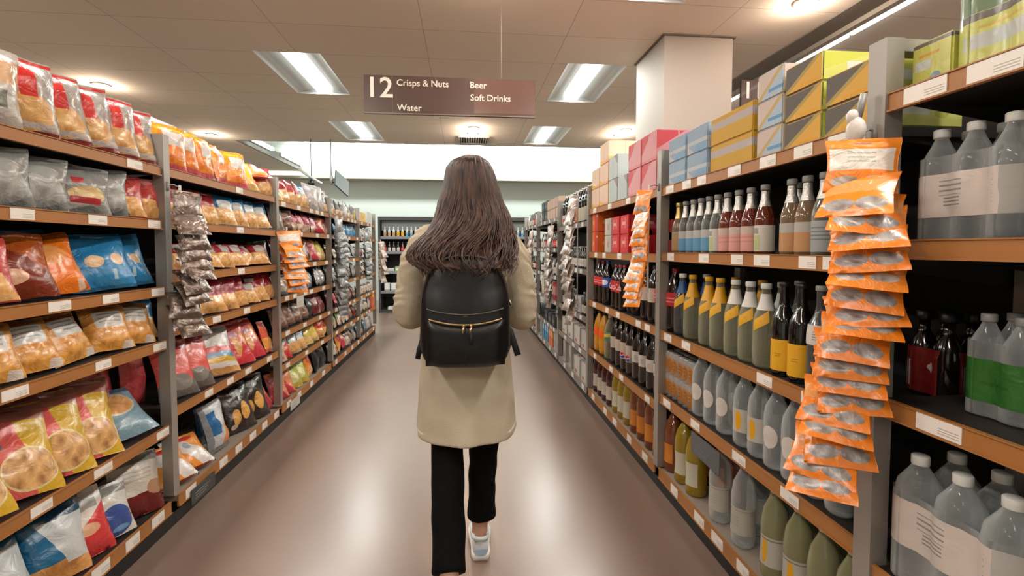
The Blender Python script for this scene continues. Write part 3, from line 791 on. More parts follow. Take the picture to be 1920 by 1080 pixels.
bags('L1', 5, [('bluewhite', 1.55), ('bluewhite', 1.74), ('whitered', 1.86), ('greyclear', 1.92, dict(depth=.12)), ('blueball', 1.99), ('creamred', 2.15), ('greyclear', 2.24, dict(depth=.1))])
bags('L2', 0, [('puff', 2.43), ('puff', 2.55), ('puff', 2.74), ('puff', 2.93), ('puff', 3.10), ('yellowtan', 3.24), ('puffflat', 3.32, dict(lean=60, dz=.05, depth=.04)), ('puffflat', 3.45, dict(lean=62, dz=.10)), ('redtop', 3.53)])
bags('L2', 1, [('redtop', 2.45), ('redtan', 2.60), ('redtan', 2.76), ('bluetan', 2.95), ('bluetan', 3.10), ('bluetan', 3.28), ('bluetan', 3.44), ('greyclear', 3.54, dict(depth=.05))])
bags('L2', 2, [('redtan2', 2.50), ('redtan2', 2.64), ('redtan2', 2.79), ('redtan2', 2.94), ('redtan2', 3.09), ('redtan2', 3.26), ('redtan2', 3.42), ('greenwhite', 3.53, dict(depth=.04))])
bags('L2', 3, [('bluetan', 2.45), ('bluetan', 2.62), ('redtan', 2.79), ('redtan', 2.93), ('redtan', 3.08), ('redtan2', 3.24), ('redtan', 3.38), ('redtan', 3.53)])
bags('L2', 4, [('coralred', 2.36, dict(depth=.14)), ('coral', 2.47), ('coral', 2.62), ('stripe', 2.86), ('starred', 3.13), ('starred', 3.30), ('redtop', 3.42, dict(depth=.1, lean=10)), ('puffflat', 3.52, dict(lean=20))])
bags('L2', 5, [('whiteorange', 2.42), ('whiteorange', 2.58), ('navy', 2.66, dict(depth=.18)), ('bluetall', 2.84), ('navy', 2.96, dict(depth=.15)), ('blackgold', 3.13), ('blackgold', 3.33), ('redpink', 3.50)])
bags('L3', 0, [('yellowtan', 3.70), ('redtan', 3.87), ('redtop', 4.03), ('redtop', 4.18), ('bluetan', 4.35), ('whitegrey', 4.53), ('whitegrey', 4.69), ('blackpic', 4.85)])
bags('L3', 1, [('greyclear', 3.72), ('choc', 3.87, dict(lean=6)), ('pinktan', 4.05), ('pinktan', 4.22), ('pinktan', 4.38), ('pinktan', 4.56), ('redpink', 4.74), ('darkred', 4.87)])
bags('L3', 2, [('darkred', 3.75), ('choc', 3.92), ('choc', 4.10), ('choc', 4.25), ('darkred', 4.42), ('redpink', 4.58), ('yellowtan', 4.86)])
bags('L3', 3, [('whitebag', 3.72), ('whitebag', 3.88), ('teal', 4.10), ('teal', 4.27), ('teal', 4.45), ('silver', 4.68), ('silver', 4.83)])
bags('L3', 4, [('choc', 3.76), ('choc', 3.93), ('choc', 4.10), ('choc', 4.28), ('black', 4.46, dict(sc_=.8)), ('darkred', 4.64), ('darkred', 4.82)])
bags('L3', 5, [('creamtan', 3.70), ('whitered', 3.82, dict(sc_=.8)), ('bluetan', 4.02), ('bluetan', 4.17), ('yellowtan', 4.36), ('yellowtan', 4.53), ('orangered', 4.71, dict(sc_=.8)), ('redtop', 4.86)])
bags('L3', 6, [('redpink', 3.72), ('redpink', 3.86), ('limeyel', 4.04), ('limeyel', 4.19), ('orangered', 4.40), ('black', 4.62), ('black', 4.80)])
for i, (kinds) in enumerate([['blackpic'] * 4 + ['whitegrey', 'blackpic', 'blackpic'], ['pinktan', 'bluefold', 'bluefold', 'bluefold', 'bluefold', 'bluefold'], ['silver', 'creamtan', 'greyclear', 'choc', 'silver', 'greyclear'],
                             ['teal', 'greyclear', 'creamtan', 'whitegrey', 'choc', 'greyclear'], ['pinkfan', 'pinkfan', 'pinkfan', 'pinkfan', 'choc', 'choc'], ['orangered', 'multigreen', 'multigreen', 'creamtan', 'multigreen', 'choc', 'darkred'],
                             ['silver', 'multigreen', 'orangered', 'redpink', 'creamtan', 'choc', 'silver']]):
    n = len(kinds)
    for k, kd in enumerate(kinds): put_bag('L4', i, kd, 5.09 + (6.17 - 5.09) * k / (n - 1), sc_=.85)
for i, (kinds) in enumerate([None, ['whitegrey'] * 5, ['silver', 'darkred', 'creamtan', 'greyclear', 'choc'], ['creamtan', 'choc'] * 3, ['creamtan'] * 7, ['creamtan', 'whitegrey', 'creamtan', 'creamtan', 'whitegrey', 'starred'], ['teal', 'bluewhite', 'teal', 'whitegrey', 'silver']]):
    if not kinds: continue
    n = len(kinds)
    for k, kd in enumerate(kinds): put_bag('L5', i, kd, 6.39 + (7.26 - 6.39) * k / (n - 1), sc_=.8)


# ------------------------------------------------------------------ cartons
def CT(n, desc, w_, d, h, mat, name='drinks_case', cat='drinks case'): return (name, desc, cat, w_, d, h, mat)


PAP = dict(rough=.55, coat=.0, bump=.15, bscale=12, wob=.004)
CARD = {
    'yelblack': CT('', 'yellow drinks case with dark corner and lime end', .165, .26, .088, A('yelblack', 'd9a63c', [('half', -1, 1, -.04, 'a8954e'), ('half', -1, 1, .12, '5a534c'), ('rect', .4, .08, .9, .2, 'dba01c')], **PAP)),
    'bluewhite': CT('', 'pale blue drinks case with a yellow diagonal', .14, .26, .098, A('cbluewhite', 'c6bcb4', [('half', 1, -1, -.1, 'c0a468'), ('half', 1, -1, .08, 'a9bccd'), ('rect', .45, .22, .98, .34, '5e97bd'), ('half', -1, 1, .2, 'c9bab0')], **PAP)),
    'yelgrey': CT('', 'plain yellow drinks case with a grey band', .30, .28, .112, A('yelgrey', 'c79c2e', [('band', .55, .82, 'b3aaa8')], **PAP)),
    'ltblue': CT('', 'pale blue and white drinks case', .19, .26, .115, A('ltblue', '7fa6c4', [('half', -1, 1, -.25, '93abc2'), ('band', .35, .5, 'b9c2c8'), ('half', -1, -1, -.4, 'b8babf')], **PAP)),
    'red': CT('', 'bright red drinks case behind the front row', .36, .20, .115, A('cred', 'c92a2c', [('rect', .12, .35, .22, .6, 'e4dcd8')], **PAP)),
    'pinkred': CT('', 'pink drinks case with a red upper corner', .22, .26, .165, A('pinkred', 'd99ba4', [('half', -1, 1, .35, 'cc4c54'), ('band', 0, .12, 'd8808c'), ('rect', .47, 0, .5, 1, 'c8b0ae')], **PAP)),
    'palegrey': CT('', 'pale blue-grey drinks case', .19, .26, .165, A('palegrey', 'b6c4c4', [('rect', .48, 0, .5, 1, '9aa8a8'), ('half', 1, 1, 1.6, '9c8c90')], **PAP)),
    'cream': CT('', 'cream and orange drinks case with yellow corner', .22, .26, .155, A('cream', 'e0c4ac', [('band', 0, .14, 'e6a06a'), ('ell', .1, .05, .22, .22, 'd9b93a'), ('rect', .48, 0, .5, 1, 'c8a890')], **PAP)),
    'orange': CT('', 'bright orange drinks case with a dark ring mark', .30, .2, .11, A('corange', 'd9781a', [('ell', .1, .6, .08, .2, '5c4a30')], **PAP)),
    'lime': CT('', 'lime yellow drinks case with a white label', .26, .2, .178, A('lime', 'ccd070', [('rect', .3, .38, .62, .58, 'cfd6d2'), ('half', -1, 1, .5, 'c4cc50'), ('ell', .75, .4, .1, .12, 'b4bc44')], **PAP)),
    'limepack': CT('', 'lime yellow drinks pack with blue spot', .10, .16, .115, A('limepack', 'c8c860', [('rect', .1, .42, .5, .62, 'c9cfca'), ('ell', .62, .2, .14, .12, '7f9aa8'), ('rect', .2, .68, .7, .74, 'd2a03a'), ('band', .9, 1, '6b6460')], rough=.3, coat=.6, bump=.6, bscale=10)),
    'orangered': CT('', 'orange and red can case', .17, .28, .165, A('corangered', 'b8351c', [('rect', 0, 0, .45, 1, 'e2661c'), ('ell', .25, .45, .12, .12, 'e8a468'), ('rect', .7, .7, .95, .8, 'c8a494')], **PAP)),
    'redcan': CT('', 'bright red multipack of cans', .16, .27, .125, A('redcan', 'c4262a', [('rect', .1, .3, .7, .85, 'd4605c'), ('rect', .3, .1, .5, .9, 'cc3438'), ('rect', .18, .5, .62, .66, 'e0a09c')], **PAP), 'can_multipack', 'can multipack'),
    'whitecan': CT('', 'white and grey multipack of cans', .16, .27, .125, A('whitecan', 'b8b0a8', [('rect', .2, .1, .3, .9, 'cfc8c0'), ('ell', .6, .5, .2, .2, 'b08a84'), ('rect', .7, .1, .8, .9, '9c948c')], **PAP), 'can_multipack', 'can multipack'),
    'creamcard': CT('', 'cream carton', .17, .2, .12, A('creamcard', 'c8ab98', [('rect', .48, 0, .5, 1, 'a88c7c'), ('band', 0, .1, 'b09080')], **PAP), 'drinks_carton', 'carton'),
    'darkcard': CT('', 'dark grey carton', .2, .2, .13, A('darkcard', '3c3c3e', [('rect', .2, .3, .8, .6, '6a6c70')], **PAP), 'drinks_carton', 'carton'),
    'whitecard': CT('', 'white carton with grey end', .24, .22, .17, A('whitecard', 'c4bfb8', [('half', -1, 0, -.22, 'a8a49c'), ('ell', .4, .2, .15, .1, 'b06850')], **PAP), 'drinks_carton', 'carton'),
    'redcard': CT('', 'slim dark red carton', .075, .1, .2, A('redcard', '9c2430', [('rect', .2, .3, .8, .8, 'c8a49c')], **PAP), 'drinks_carton', 'carton'),
    'creamslim': CT('', 'slim cream carton', .075, .1, .2, A('creamslim', 'c9b49c', [('rect', .2, .3, .8, .7, 'e0d0bc')], **PAP), 'drinks_carton', 'carton'),
    'bluecard': CT('', 'sky blue carton', .12, .12, .24, A('bluecard', '4a8cb4', [('rect', .1, .5, .9, .8, 'a8c8d8')], **PAP), 'drinks_carton', 'carton'),
    'orangecard': CT('', 'orange and pink carton', .12, .12, .22, A('orangecard', 'd87848', [('band', .5, .8, 'e0a070')], **PAP), 'drinks_carton', 'carton'),
    'greycard': CT('', 'pale grey carton', .12, .14, .22, A('greycard', 'a8a6a0', [('rect', .2, .2, .8, .5, '8c8a86')], **PAP), 'drinks_carton', 'carton'),
    'yelbox': CT('', 'box with a yellow and orange front', .3, .25, .13, A('yelbox', 'd8a888', [('rect', .25, .1, .8, .95, 'd8c83c'), ('ell', .5, .5, .15, .2, 'e0a040')], **PAP), 'snack_box', 'box'),
    'whitebox': CT('', 'plain white box', .34, .25, .17, A('whitebox', 'c8ccc8', [], **PAP), 'snack_box', 'box'),
    'pinkbox': CT('', 'upright pink and orange box', .2, .06, .2, A('pinkbox', 'd86858', [('half', 1, 1, 1.0, 'e0a050'), ('ell', .5, .6, .2, .2, 'd04868')], **PAP), 'snack_box', 'box'),
    'medbox': CT('', 'white box with pale blue lines', .11, .15, .17, A('medbox', 'd4d6d4', [('rect', 0, 0, .08, 1, '88a0c0'), ('band', 0, .25, '9c9490')], **PAP), 'chilled_box', 'box'),
    'lowbox': CT('', 'low white tray pack', .16, .15, .07, A('lowbox', 'c8c8c0', [('rect', .1, .3, .9, .6, '98a098')], **PAP), 'chilled_box', 'box'),
    'greenbox': CT('', 'small pale green box', .10, .15, .10, A('greenbox', '9cb078', [('rect', .2, .3, .8, .7, 'd0d8c0')], **PAP), 'chilled_box', 'box'),
}
CARDM = {}
ENDM = A('limeend', 'ccd070', [('rect', .3, .38, .62, .66, 'd6dad6'), ('half', -1, 1, .35, 'c4cc50'), ('ell', .76, .42, .08, .14, 'b4bc44')], **PAP)
def put_box(key, i, kind, y, row=0, depth=0.0, dz=None, front=0.01, extra=''):
    side, y0, y1, zs = BAYS[key]; s = sgn(side)
    nm, desc, cat, w_, d, h, mat = CARD[kind]
    if kind not in CARDM: CARDM[kind] = boxmesh(nm, w_ - .003, d, h - .001, mat, end=ENDM if kind == 'yelblack' else None)
    o = obj(nm, CARDM[kind])
    x = (XL if side == 'L' else XR) - s * (front + d / 2 + depth)
    o.location = (x, y, zs[i] - 0.003 + h * row + (dz or 0))
    o.rotation_euler = (0, 0, radians(90 * s))
    tag(o, lab(desc, key, i, extra), cat, '%ss on the %s, %s' % (cat, shelf_phrase(key, i), BAYN[key]))
    return o


for r in (0, 1): put_box('R2', 0, 'yelblack', 1.215, r)
for r in (0, 1, 2): put_box('R2', 0, 'yelblack', 1.39, r)
for r in (0, 1, 2): put_box('R2', 0, 'bluewhite', 1.55, r)
for r in (0, 1): put_box('R2', 0, 'yelgrey', 1.79, r)
for r in (0, 1): put_box('R2', 0, 'ltblue', 2.06, r); put_box('R2', 0, 'ltblue', 2.26, r)
for y in (1.98, 2.26): put_box('R2', 0, 'red', y, 0, depth=.28); put_box('R2', 0, 'red', y, 1, depth=.28)
put_box('R2', 0, 'red', 2.26, 2, depth=.28)
for r in (0, 1): put_box('R3', 0, 'pinkred', 2.62, r); put_box('R3', 0, 'pinkred', 2.85, r)
put_box('R3', 0, 'red', 2.60, 0, depth=.27); put_box('R3', 0, 'red', 2.60, 1, depth=.27); put_box('R3', 0, 'red', 2.60, 2, depth=.27)
for y in (3.07, 3.27): put_box('R3', 0, 'palegrey', y, 0)
put_box('R3', 0, 'palegrey', 3.27, 1)
for y in (3.49, 3.72): put_box('R3', 0, 'cream', y, 0); put_box('R3', 0, 'cream', y, 1)
put_box('R3', 0, 'cream', 3.49, 2); put_box('R3', 0, 'orange', 3.55, 2, depth=.0, dz=.13, front=.25)
put_box('R3', 0, 'orange', 3.55, 1, depth=.0, front=.275); put_box('R3', 0, 'orange', 3.55, 0, front=.275)
for r in (0, 1):
    put_box('R3', 1, 'redcan', 3.02, r); put_box('R3', 1, 'redcan', 3.20, r); put_box('R3', 1, 'whitecan', 3.38, r)
    put_box('R3', 1, 'orangered', 3.72, r, dz=-.03 * 0)
put_box('L5', 0, 'yelbox', 6.6); put_box('L5', 0, 'whitebox', 7.05)
put_box('L5', 5, 'pinkbox', 7.18, front=.0, dz=.0)
for r in (0, 1):
    for y in (5.30, 5.48, 5.66, 5.84): put_box('R5', 0, 'creamcard', y, r)
    put_box('R5', 0, 'darkcard', 6.04, r); put_box('R5', 0, 'darkcard', 6.26, r)
for k, y in enumerate((5.25, 5.335, 5.42, 5.505)): put_box('R5', 3, 'redcard', y)
for k, y in enumerate((5.60, 5.685, 5.77, 5.87, 5.955, 6.04, 6.2, 6.3)): put_box('R5', 3, 'creamslim' if k != 2 else 'redcard', y)
for y in (5.5, 5.75, 6.0): put_box('R5', 4, 'darkcard', y)
for y, k in ((5.26, 'greycard'), (5.40, 'greycard'), (5.60, 'orangecard'), (5.74, 'orangecard'), (5.90, 'bluecard'), (6.04, 'bluecard'), (6.2, 'bluecard'), (6.4, 'greycard')): put_box('R5', 5, k, y)
for y in (4.05, 4.32, 4.60, 4.87): put_box('R4', 3, 'whitecard', y)
for y in (4.05, 4.32, 4.60, 4.87): put_box('R4', 4, 'whitecard' if y < 4.5 else 'greycard', y)


# ------------------------------------------------------------------ bottles
PROF = {
    'glass': [(.030, 0), (.034, .006), (.034, .125), (.030, .145), (.020, .175), (.0135, .20), (.0125, .232), (.014, .235)],
    'tonic': [(.034, 0), (.042, .012), (.043, .06), (.043, .16), (.036, .195), (.022, .235), (.0165, .265), (.0155, .285), (.0165, .29)],
    'wine': [(.036, 0), (.038, .006), (.038, .17), (.034, .20), (.018, .235), (.0145, .26), (.0145, .305), (.016, .307)],
    'pet': [(.032, 0), (.040, .012), (.042, .03), (.040, .10), (.042, .12), (.042, .18), (.037, .215), (.020, .25), (.0145, .265), (.0145, .272)],
    'tall': [(.036, 0), (.044, .012), (.046, .04), (.044, .14), (.046, .15), (.046, .20), (.038, .25), (.020, .29), (.0145, .305), (.0145, .312)],
    'squash': [(.044, 0), (.050, .01), (.050, .05), (.047, .11), (.050, .16), (.050, .21), (.038, .26), (.020, .29), (.015, .30), (.015, .305)],
    'small': [(.026, 0), (.030, .006), (.030, .10), (.026, .13), (.014, .155), (.0115, .165), (.0115, .19)],
    'big': [(.040, 0), (.047, .015), (.048, .06), (.046, .13), (.048, .14), (.048, .20), (.042, .235), (.022, .265), (.0165, .275), (.0165, .282)],
}
G = {'clear': clear('glass_clear', 'b4b8b2', .18, .04), 'water': clear('water_plastic', 'dfe4e4', .15, .04), 'amber': clear('amber_drink', '6e3018', .72), 'pink': clear('pink_drink', '7a3422', .66),
     'green': clear('pale_green_drink', 'a3a27a', .5), 'olive': plain('olive_squash', '8f7614', .18, coat=.6), 'brown': clear('brown_squash', '7c4020', .85), 'dark': plain('cola', '150c0a', .12, coat=.8),
     'black': plain('black_glass', '0b0c0a', .1, coat=.9), 'maroon': clear('maroon_squash', '3c0c08', .9), 'tonic': clear('tonic_plastic', 'b8b89e', .24, .05), 'orange': plain('orange_drink', 'c98a12', .2, coat=.6),
     'bgreen': clear('green_plastic', 'a9c7a4', .42), 'white': plain('white_bottle', 'c9ccc8', .35, coat=.3), 'grey': clear('smoky_plastic', '5a5c5c', .5), 'tan': clear('straw_drink', '9c8468', .5)}


def LB(name, base, layers=(), **k): return art('label_' + name, base, layers, **dict(dict(rough=.5, coat=.1, bump=0, wob=.0), **k))
LAB = {
    'bluew': LB('bluew', 'b0b0ae', [('band', 0, .62, '5a93b8')]), 'pinkw': LB('pinkw', 'c2b2a6', [('band', 0, .7, 'd59a94'), ('lines', .1, .25, .9, .6, 2, 'c98c80')]),
    'greenw': LB('greenw', 'c9c6bc', [('rect', 0, .05, .55, .62, 'b3bc8a'), ('rect', .1, .68, .5, .9, '8f9090')]), 'orangew': LB('orangew', 'aeaaa4', [('band', 0, .66, 'b98a5c')]),
    'greyw': LB('greyw', '9aa0a0', [('lines', .2, .3, .8, .8, 4, '6f7678'), ('rect', 0, 0, .14, .5, '8fb08c')]), 'tanw': LB('tanw', '9c9a90', [('rect', .35, 0, .8, .9, 'b08a5c')]),
    'yellow': LB('yellow', 'dda61c', [('lines', .42, .45, .56, .6, 2, 'a87c14')]), 'red': LB('red', 'c4282a', [('lines', .3, .25, .7, .75, 2, 'e89c98')]), 'blue': LB('blue', '2b5cb0', [('ell', .5, .5, .12, .3, 'd8d4d8')]),
    'beige': LB('beige', 'bdb0a4'), 'white': LB('white', 'cfc8c2', [('lines', .38, .25, .62, .75, 4, '8a8480')]), 'lemonw': LB('lemonw', 'b8b4ac', [('ell', .42, .5, .1, .42, 'e0a61c')]),
    'paleclear': LB('paleclear', 'b2aea2', [('lines', .42, .3, .58, .7, 4, 'a09c92')]), 'ovalw': LB('ovalw', 'd2cbc4'), 'cream': LB('cream', 'c2bda8'),
    'orange': LB('orange', 'cf8030'), 'green7': LB('green7', '4c7a5c', [('half', -.6, 1, .1, 'd6b83c'), ('half', -.6, 1, .45, '5c8a70')]), 'orangeball': LB('orangeball', 'c98a12', [('ell', .5, .72, .14, .26, 'ec5c14'), ('rect', .7, 0, .9, .6, 'b83c50')]),
    'whitered': LB('whitered', 'c9c4bc', [('ell', .5, .4, .12, .2, 'c03c30')]), 'greenwrap': art('green_wrap', '2c6b26', [('lines', .3, .4, .6, .6, 1, '255c20')], rough=.35, coat=.4, bump=.6, bscale=12),
}
BOT = {  # kind: (prof, glass, cap mat, (cap r, h), neck wrap (r0,z0,r1,z1,mat) or None, label (z0,z1,arc,mat,shape), name, desc, cat)
    'g_tan': ('glass', 'tan', 'foil_gold', (.016, .02), (.0205, .172, .0145, .228, 'foil_gold'), (.012, .105, .5, 'tanw', 0), 'glass_bottle', 'clear glass bottle with gold foil neck', 'bottle'),
    'g_blue': ('glass', 'clear', 'cap_grey', (.016, .02), (.0205, .172, .0145, .228, 'foil'), (.012, .105, .5, 'bluew', 0), 'glass_bottle', 'silver-necked glass bottle with blue label', 'bottle'),
    'g_green': ('glass', 'clear', 'cap_grey', (.016, .02), (.0205, .172, .0145, .228, 'foil'), (.012, .105, .5, 'greenw', 0), 'glass_bottle', 'silver-necked glass bottle with pale green label', 'bottle'),
    'g_pink': ('glass', 'pink', 'cap_grey', (.016, .02), (.0205, .172, .0145, .228, 'foil'), (.012, .105, .42, 'pinkw', 0), 'glass_bottle', 'amber glass bottle with pink label', 'bottle'),
    'g_amber': ('glass', 'amber', 'cap_grey', (.016, .02), (.0205, .172, .0145, .228, 'foil'), (.012, .105, .6, 'greenw', 0), 'glass_bottle', 'amber glass bottle with pale label', 'bottle'),
    'g_orange': ('glass', 'tan', 'cap_grey', (.016, .02), (.0205, .172, .0145, .228, 'foil'), (.012, .105, .6, 'orangew', 0), 'glass_bottle', 'silver-necked glass bottle with orange label', 'bottle'),
    'g_grey': ('glass', 'clear', 'cap_grey', (.016, .02), (.0205, .172, .0145, .228, 'foil'), (.012, .105, .7, 'greyw', 0), 'glass_bottle', 'silver-necked glass bottle with grey label', 'bottle'),
    't_yel': ('tonic', 'tonic', 'cap_yellow', (.0185, .02), (.036, .20, .019, .268, 'cap_yellow'), (.150, .192, .22, 'yellow', 2), 'mixer_bottle', 'yellow-necked clear mixer bottle with lemon badge', 'bottle'),
    't_white': ('tonic', 'tonic', 'cap_white', (.0185, .02), (.031, .21, .019, .268, 'cap_white'), (.150, .192, .22, 'yellow', 2), 'mixer_bottle', 'white-necked clear mixer bottle with lemon badge', 'bottle'),
    't_blue': ('tonic', 'grey', 'cap_white', (.0185, .02), (.031, .21, .019, .268, 'cap_blue'), (.150, .192, .22, 'yellow', 2), 'mixer_bottle', 'blue-necked clear mixer bottle with lemon badge', 'bottle'),
    'wine': ('wine', 'black', 'cap_black', (.0175, .016), None, (.02, .125, .6, 'yellow', 0), 'black_bottle', 'black glass bottle with square yellow label', 'bottle'),
    'smoky': ('wine', 'grey', 'cap_grey', (.0175, .016), None, (.14, .2, .4, 'white', 0), 'glass_bottle', 'smoky glass bottle with white neck label', 'bottle'),
    'w_oval': ('pet', 'water', 'cap_grey', (.0175, .022), None, (.075, .155, .22, 'ovalw', 1), 'water_bottle', 'clear water bottle with white oval label', 'bottle'),
    'w_lemon': ('pet', 'water', 'cap_grey', (.0175, .022), None, (.06, .15, .5, 'lemonw', 0), 'water_bottle', 'clear water bottle with yellow lemon print', 'bottle'),
    'w_clear': ('pet', 'water', 'cap_grey', (.0175, .022), None, (.05, .15, .5, 'paleclear', 0), 'water_bottle', 'clear bottle with pale see-through label', 'bottle'),
    'b_clear': ('tall', 'water', 'cap_grey', (.0175, .022), None, (.055, .16, .6, 'paleclear', 0), 'tonic_bottle', 'tall clear bottle with pale label', 'bottle'),
    'b_green': ('tall', 'green', 'cap_white', (.0175, .022), None, (.055, .16, .4, 'lemonw', 0), 'lemonade_bottle', 'tall cloudy lemonade bottle with lemon print', 'bottle'),
    's_olive': ('squash', 'olive', 'cap_black', (.019, .024), None, (.05, .16, .22, 'cream', 0), 'squash_bottle', 'olive yellow squash bottle with cream label', 'bottle'),
    's_brown': ('squash', 'brown', 'cap_black', (.019, .024), None, (.05, .15, .22, 'orange', 0), 'squash_bottle', 'brown squash bottle with orange label', 'bottle'),
    's_maroon': ('squash', 'maroon', 'cap_black', (.019, .024), None, (.05, .15, .22, 'beige', 0), 'squash_bottle', 'dark maroon squash bottle with pale label', 'bottle'),
    'c_red': ('tall', 'dark', 'cap_red', (.0175, .022), None, (.135, .205, 1.0, 'red', 0), 'cola_bottle', 'cola bottle with red label', 'bottle'),
    'c_blue': ('tall', 'dark', 'cap_blue', (.0175, .022), None, (.135, .205, 1.0, 'blue', 0), 'cola_bottle', 'cola bottle with blue label', 'bottle'),
    'c_beige': ('tall', 'dark', 'cap_black', (.0175, .022), None, (.12, .20, 1.0, 'beige', 0), 'cola_bottle', 'cola bottle with beige label', 'bottle'),
    'c_dark': ('tall', 'dark', 'cap_black', (.0175, .022), None, (.12, .19, .3, 'white', 0), 'cola_bottle', 'dark cola bottle with narrow white label', 'bottle'),
    'c_globe': ('tall', 'dark', 'cap_black', (.0175, .022), None, (.09, .20, 1.0, 'beige', 0), 'cola_bottle', 'cola bottle with round red badge', 'bottle'),
    'o_ball': ('tall', 'orange', 'cap_black', (.0175, .022), None, (.06, .21, 1.0, 'orangeball', 0), 'orange_drink_bottle', 'orange drink bottle with a round orange print', 'bottle'),
    '7': ('tall', 'tonic', 'cap_white', (.0175, .022), None, (.14, .205, 1.0, 'green7', 0), 'lemonade_bottle', 'clear bottle with green and yellow label', 'bottle'),
    'beer_o': ('tall', 'black', 'cap_white', (.0155, .012), None, (.02, .14, .9, 'orange', 0), 'beer_bottle', 'dark bottle with orange label', 'bottle'),
    'beer_w': ('tall', 'black', 'cap_white', (.0155, .012), None, (.02, .14, .9, 'cream', 0), 'beer_bottle', 'dark bottle with pale yellow label', 'bottle'),
    'beer_k': ('tall', 'black', 'foil', (.0155, .012), None, (.03, .12, .6, 'whitered', 0), 'beer_bottle', 'dark bottle with white and red label', 'bottle'),
    'sm_white': ('small', 'white', 'cap_grey', (.013, .012), None, (.02, .09, .6, 'beige', 0), 'small_bottle', 'small white bottle', 'bottle'),
    'sm_dark': ('small', 'dark', 'cap_grey', (.013, .012), None, (.02, .09, .6, 'white', 0), 'small_bottle', 'small dark bottle with white label', 'bottle'),
    'sm_red': ('small', 'dark', 'cap_red', (.013, .012), None, (.02, .10, .9, 'red', 0), 'small_bottle', 'small dark bottle with red label', 'bottle'),
    'sm_grey': ('small', 'grey', 'foil', (.013, .012), None, (.02, .09, .6, 'cream', 0), 'small_bottle', 'small clear bottle with cream label', 'bottle'),
}


def prof_r(prof, z):
    for (r0, z0), (r1, z1) in zip(prof, prof[1:]):
        if z0 <= z <= z1: return r0 + (r1 - r0) * (z - z0) / max(1e-6, z1 - z0)
    return prof[-1][0]


def label_mesh(name, prof, z0, z1, arc, mat, shape, eps=.0007):
    nu, nv = max(8, int(20 * arc)), (14 if shape == 1 else 5); V = []; U = []; Fc = []
    for j in range(nv + 1):
        v = j / nv; z = z0 + (z1 - z0) * v
        wd = 1.0
        if shape == 1: wd = max(.02, (1 - (2 * v - 1) ** 2) ** .5)
        for i in range(nu + 1):
            u = i / nu
            a = -pi / 2 + (u - .5) * 2 * pi * arc * wd
            zz = z + ((u - .5) * (z1 - z0) * 0.9 if shape == 2 else 0)
            r = prof_r(prof, zz) + eps
            V.append((r * cos(a), r * sin(a), zz)); U.append(((u - .5) * wd + .5, v))
    for j in range(nv):
        for i in range(nu):
            a = j * (nu + 1) + i; Fc.append((a, a + 1, a + nu + 2, a + nu + 1))
    return mesh_from(name, V, Fc, U, True, mat)


BOTP = {}
def bottle_proto(kind):
    if kind in BOTP: return BOTP[kind]
    pk, gl, capm, (cr, ch), neck, lb, name, desc, cat = BOT[kind]
    prof = PROF[pk]; top = prof[-1][1]
    me = MB().lathe(prof, 20).mesh(name, G[gl])
    parts = [('cap', MB().lathe([(cr * .96, 0), (cr, .002), (cr, ch * .85), (cr * .9, ch)], 16).mesh('cap', M[capm]), top - .004)]
    if neck:
        r0, z0, r1, z1, nm = neck
        n = MB().lathe([(prof_r(prof, z0) + .001, z0), (prof_r(prof, (z0 + z1) / 2) + .0012, (z0 + z1) / 2), (prof_r(prof, z1) + .001, z1)], 18, cap=False)
        parts.append(('neck_wrap', n.mesh('neck_wrap', M[nm]), 0))
    z0, z1, arc, lm, shp = lb
    parts.append(('label', label_mesh('label', prof, z0, z1, arc, LAB[lm], shp), 0))
    if kind == 'c_globe':
        g = MB(); 
        for (a0, a1, mi) in ((0, pi, 0), (pi, 2 * pi, 1)):
            vs = [(0, 0, 0)] + [(.021 * cos(a0 + (a1 - a0) * q / 12), 0, .021 * sin(a0 + (a1 - a0) * q / 12)) for q in range(13)]
            g.add([(x, -.0475, z + .115) for x, y, z in vs], [(0, q, q + 1) for q in range(1, 13)], mi=mi)
        vs = [(.023 * cos(q / 24 * 2 * pi), -.047, .115 + .023 * sin(q / 24 * 2 * pi)) for q in range(24)]
        g.add(vs, [tuple(range(24))], mi=2)
        g.add([(-.02, -.0477, .112), (-.007, -.0477, .108), (.007, -.0477, .116), (.02, -.0477, .113), (.02, -.0477, .119), (.007, -.0477, .122), (-.007, -.0477, .114), (-.02, -.0477, .118)], [(0, 1, 6, 7), (1, 2, 5, 6), (2, 3, 4, 5)], mi=2)
        parts.append(('round_badge', g.mesh('round_badge', [plain('badge_red', 'c8262a', .4), plain('badge_blue', '24468c', .4), plain('badge_white', 'e0dcd8', .4)]), 0))
    BOTP[kind] = (name, desc, cat, me, parts, top + ch)
    return BOTP[kind]


def make_bottle(kind, loc, rz=0.0, scale=1.0):
    name, desc, cat, me, parts, h = bottle_proto(kind)
    o = obj(name, me); o.location = loc; o.rotation_euler = (0, 0, rz); o.scale = (scale,) * 3
    for pn, pm, dz in parts: obj(pn, pm, o, (0, 0, dz))
    return o


def put_bottle(key, i, kind, y, depth=0.0, scale=1.0, extra='', dz=0):
    side, y0, y1, zs = BAYS[key]; s = sgn(side)
    r = max(p[0] for p in PROF[BOT[kind][0]]) * scale
    x = (XL if side == 'L' else XR) - s * (0.016 + r + depth)
    o = make_bottle(kind, (x, y, zs[i] - 0.003 + dz), radians(90 * s - 28 * s + PR.uniform(-10, 10)), scale)
    _, desc, cat = bottle_proto(kind)[:3]
    tag(o, lab(desc, key, i, extra), cat, 'bottles on the %s, %s' % (shelf_phrase(key, i), BAYN[key]))
    return o


def bottles(key, i, seq):
    for it in seq: put_bottle(key, i, it[0], it[1], **(it[2] if len(it) > 2 else {}))


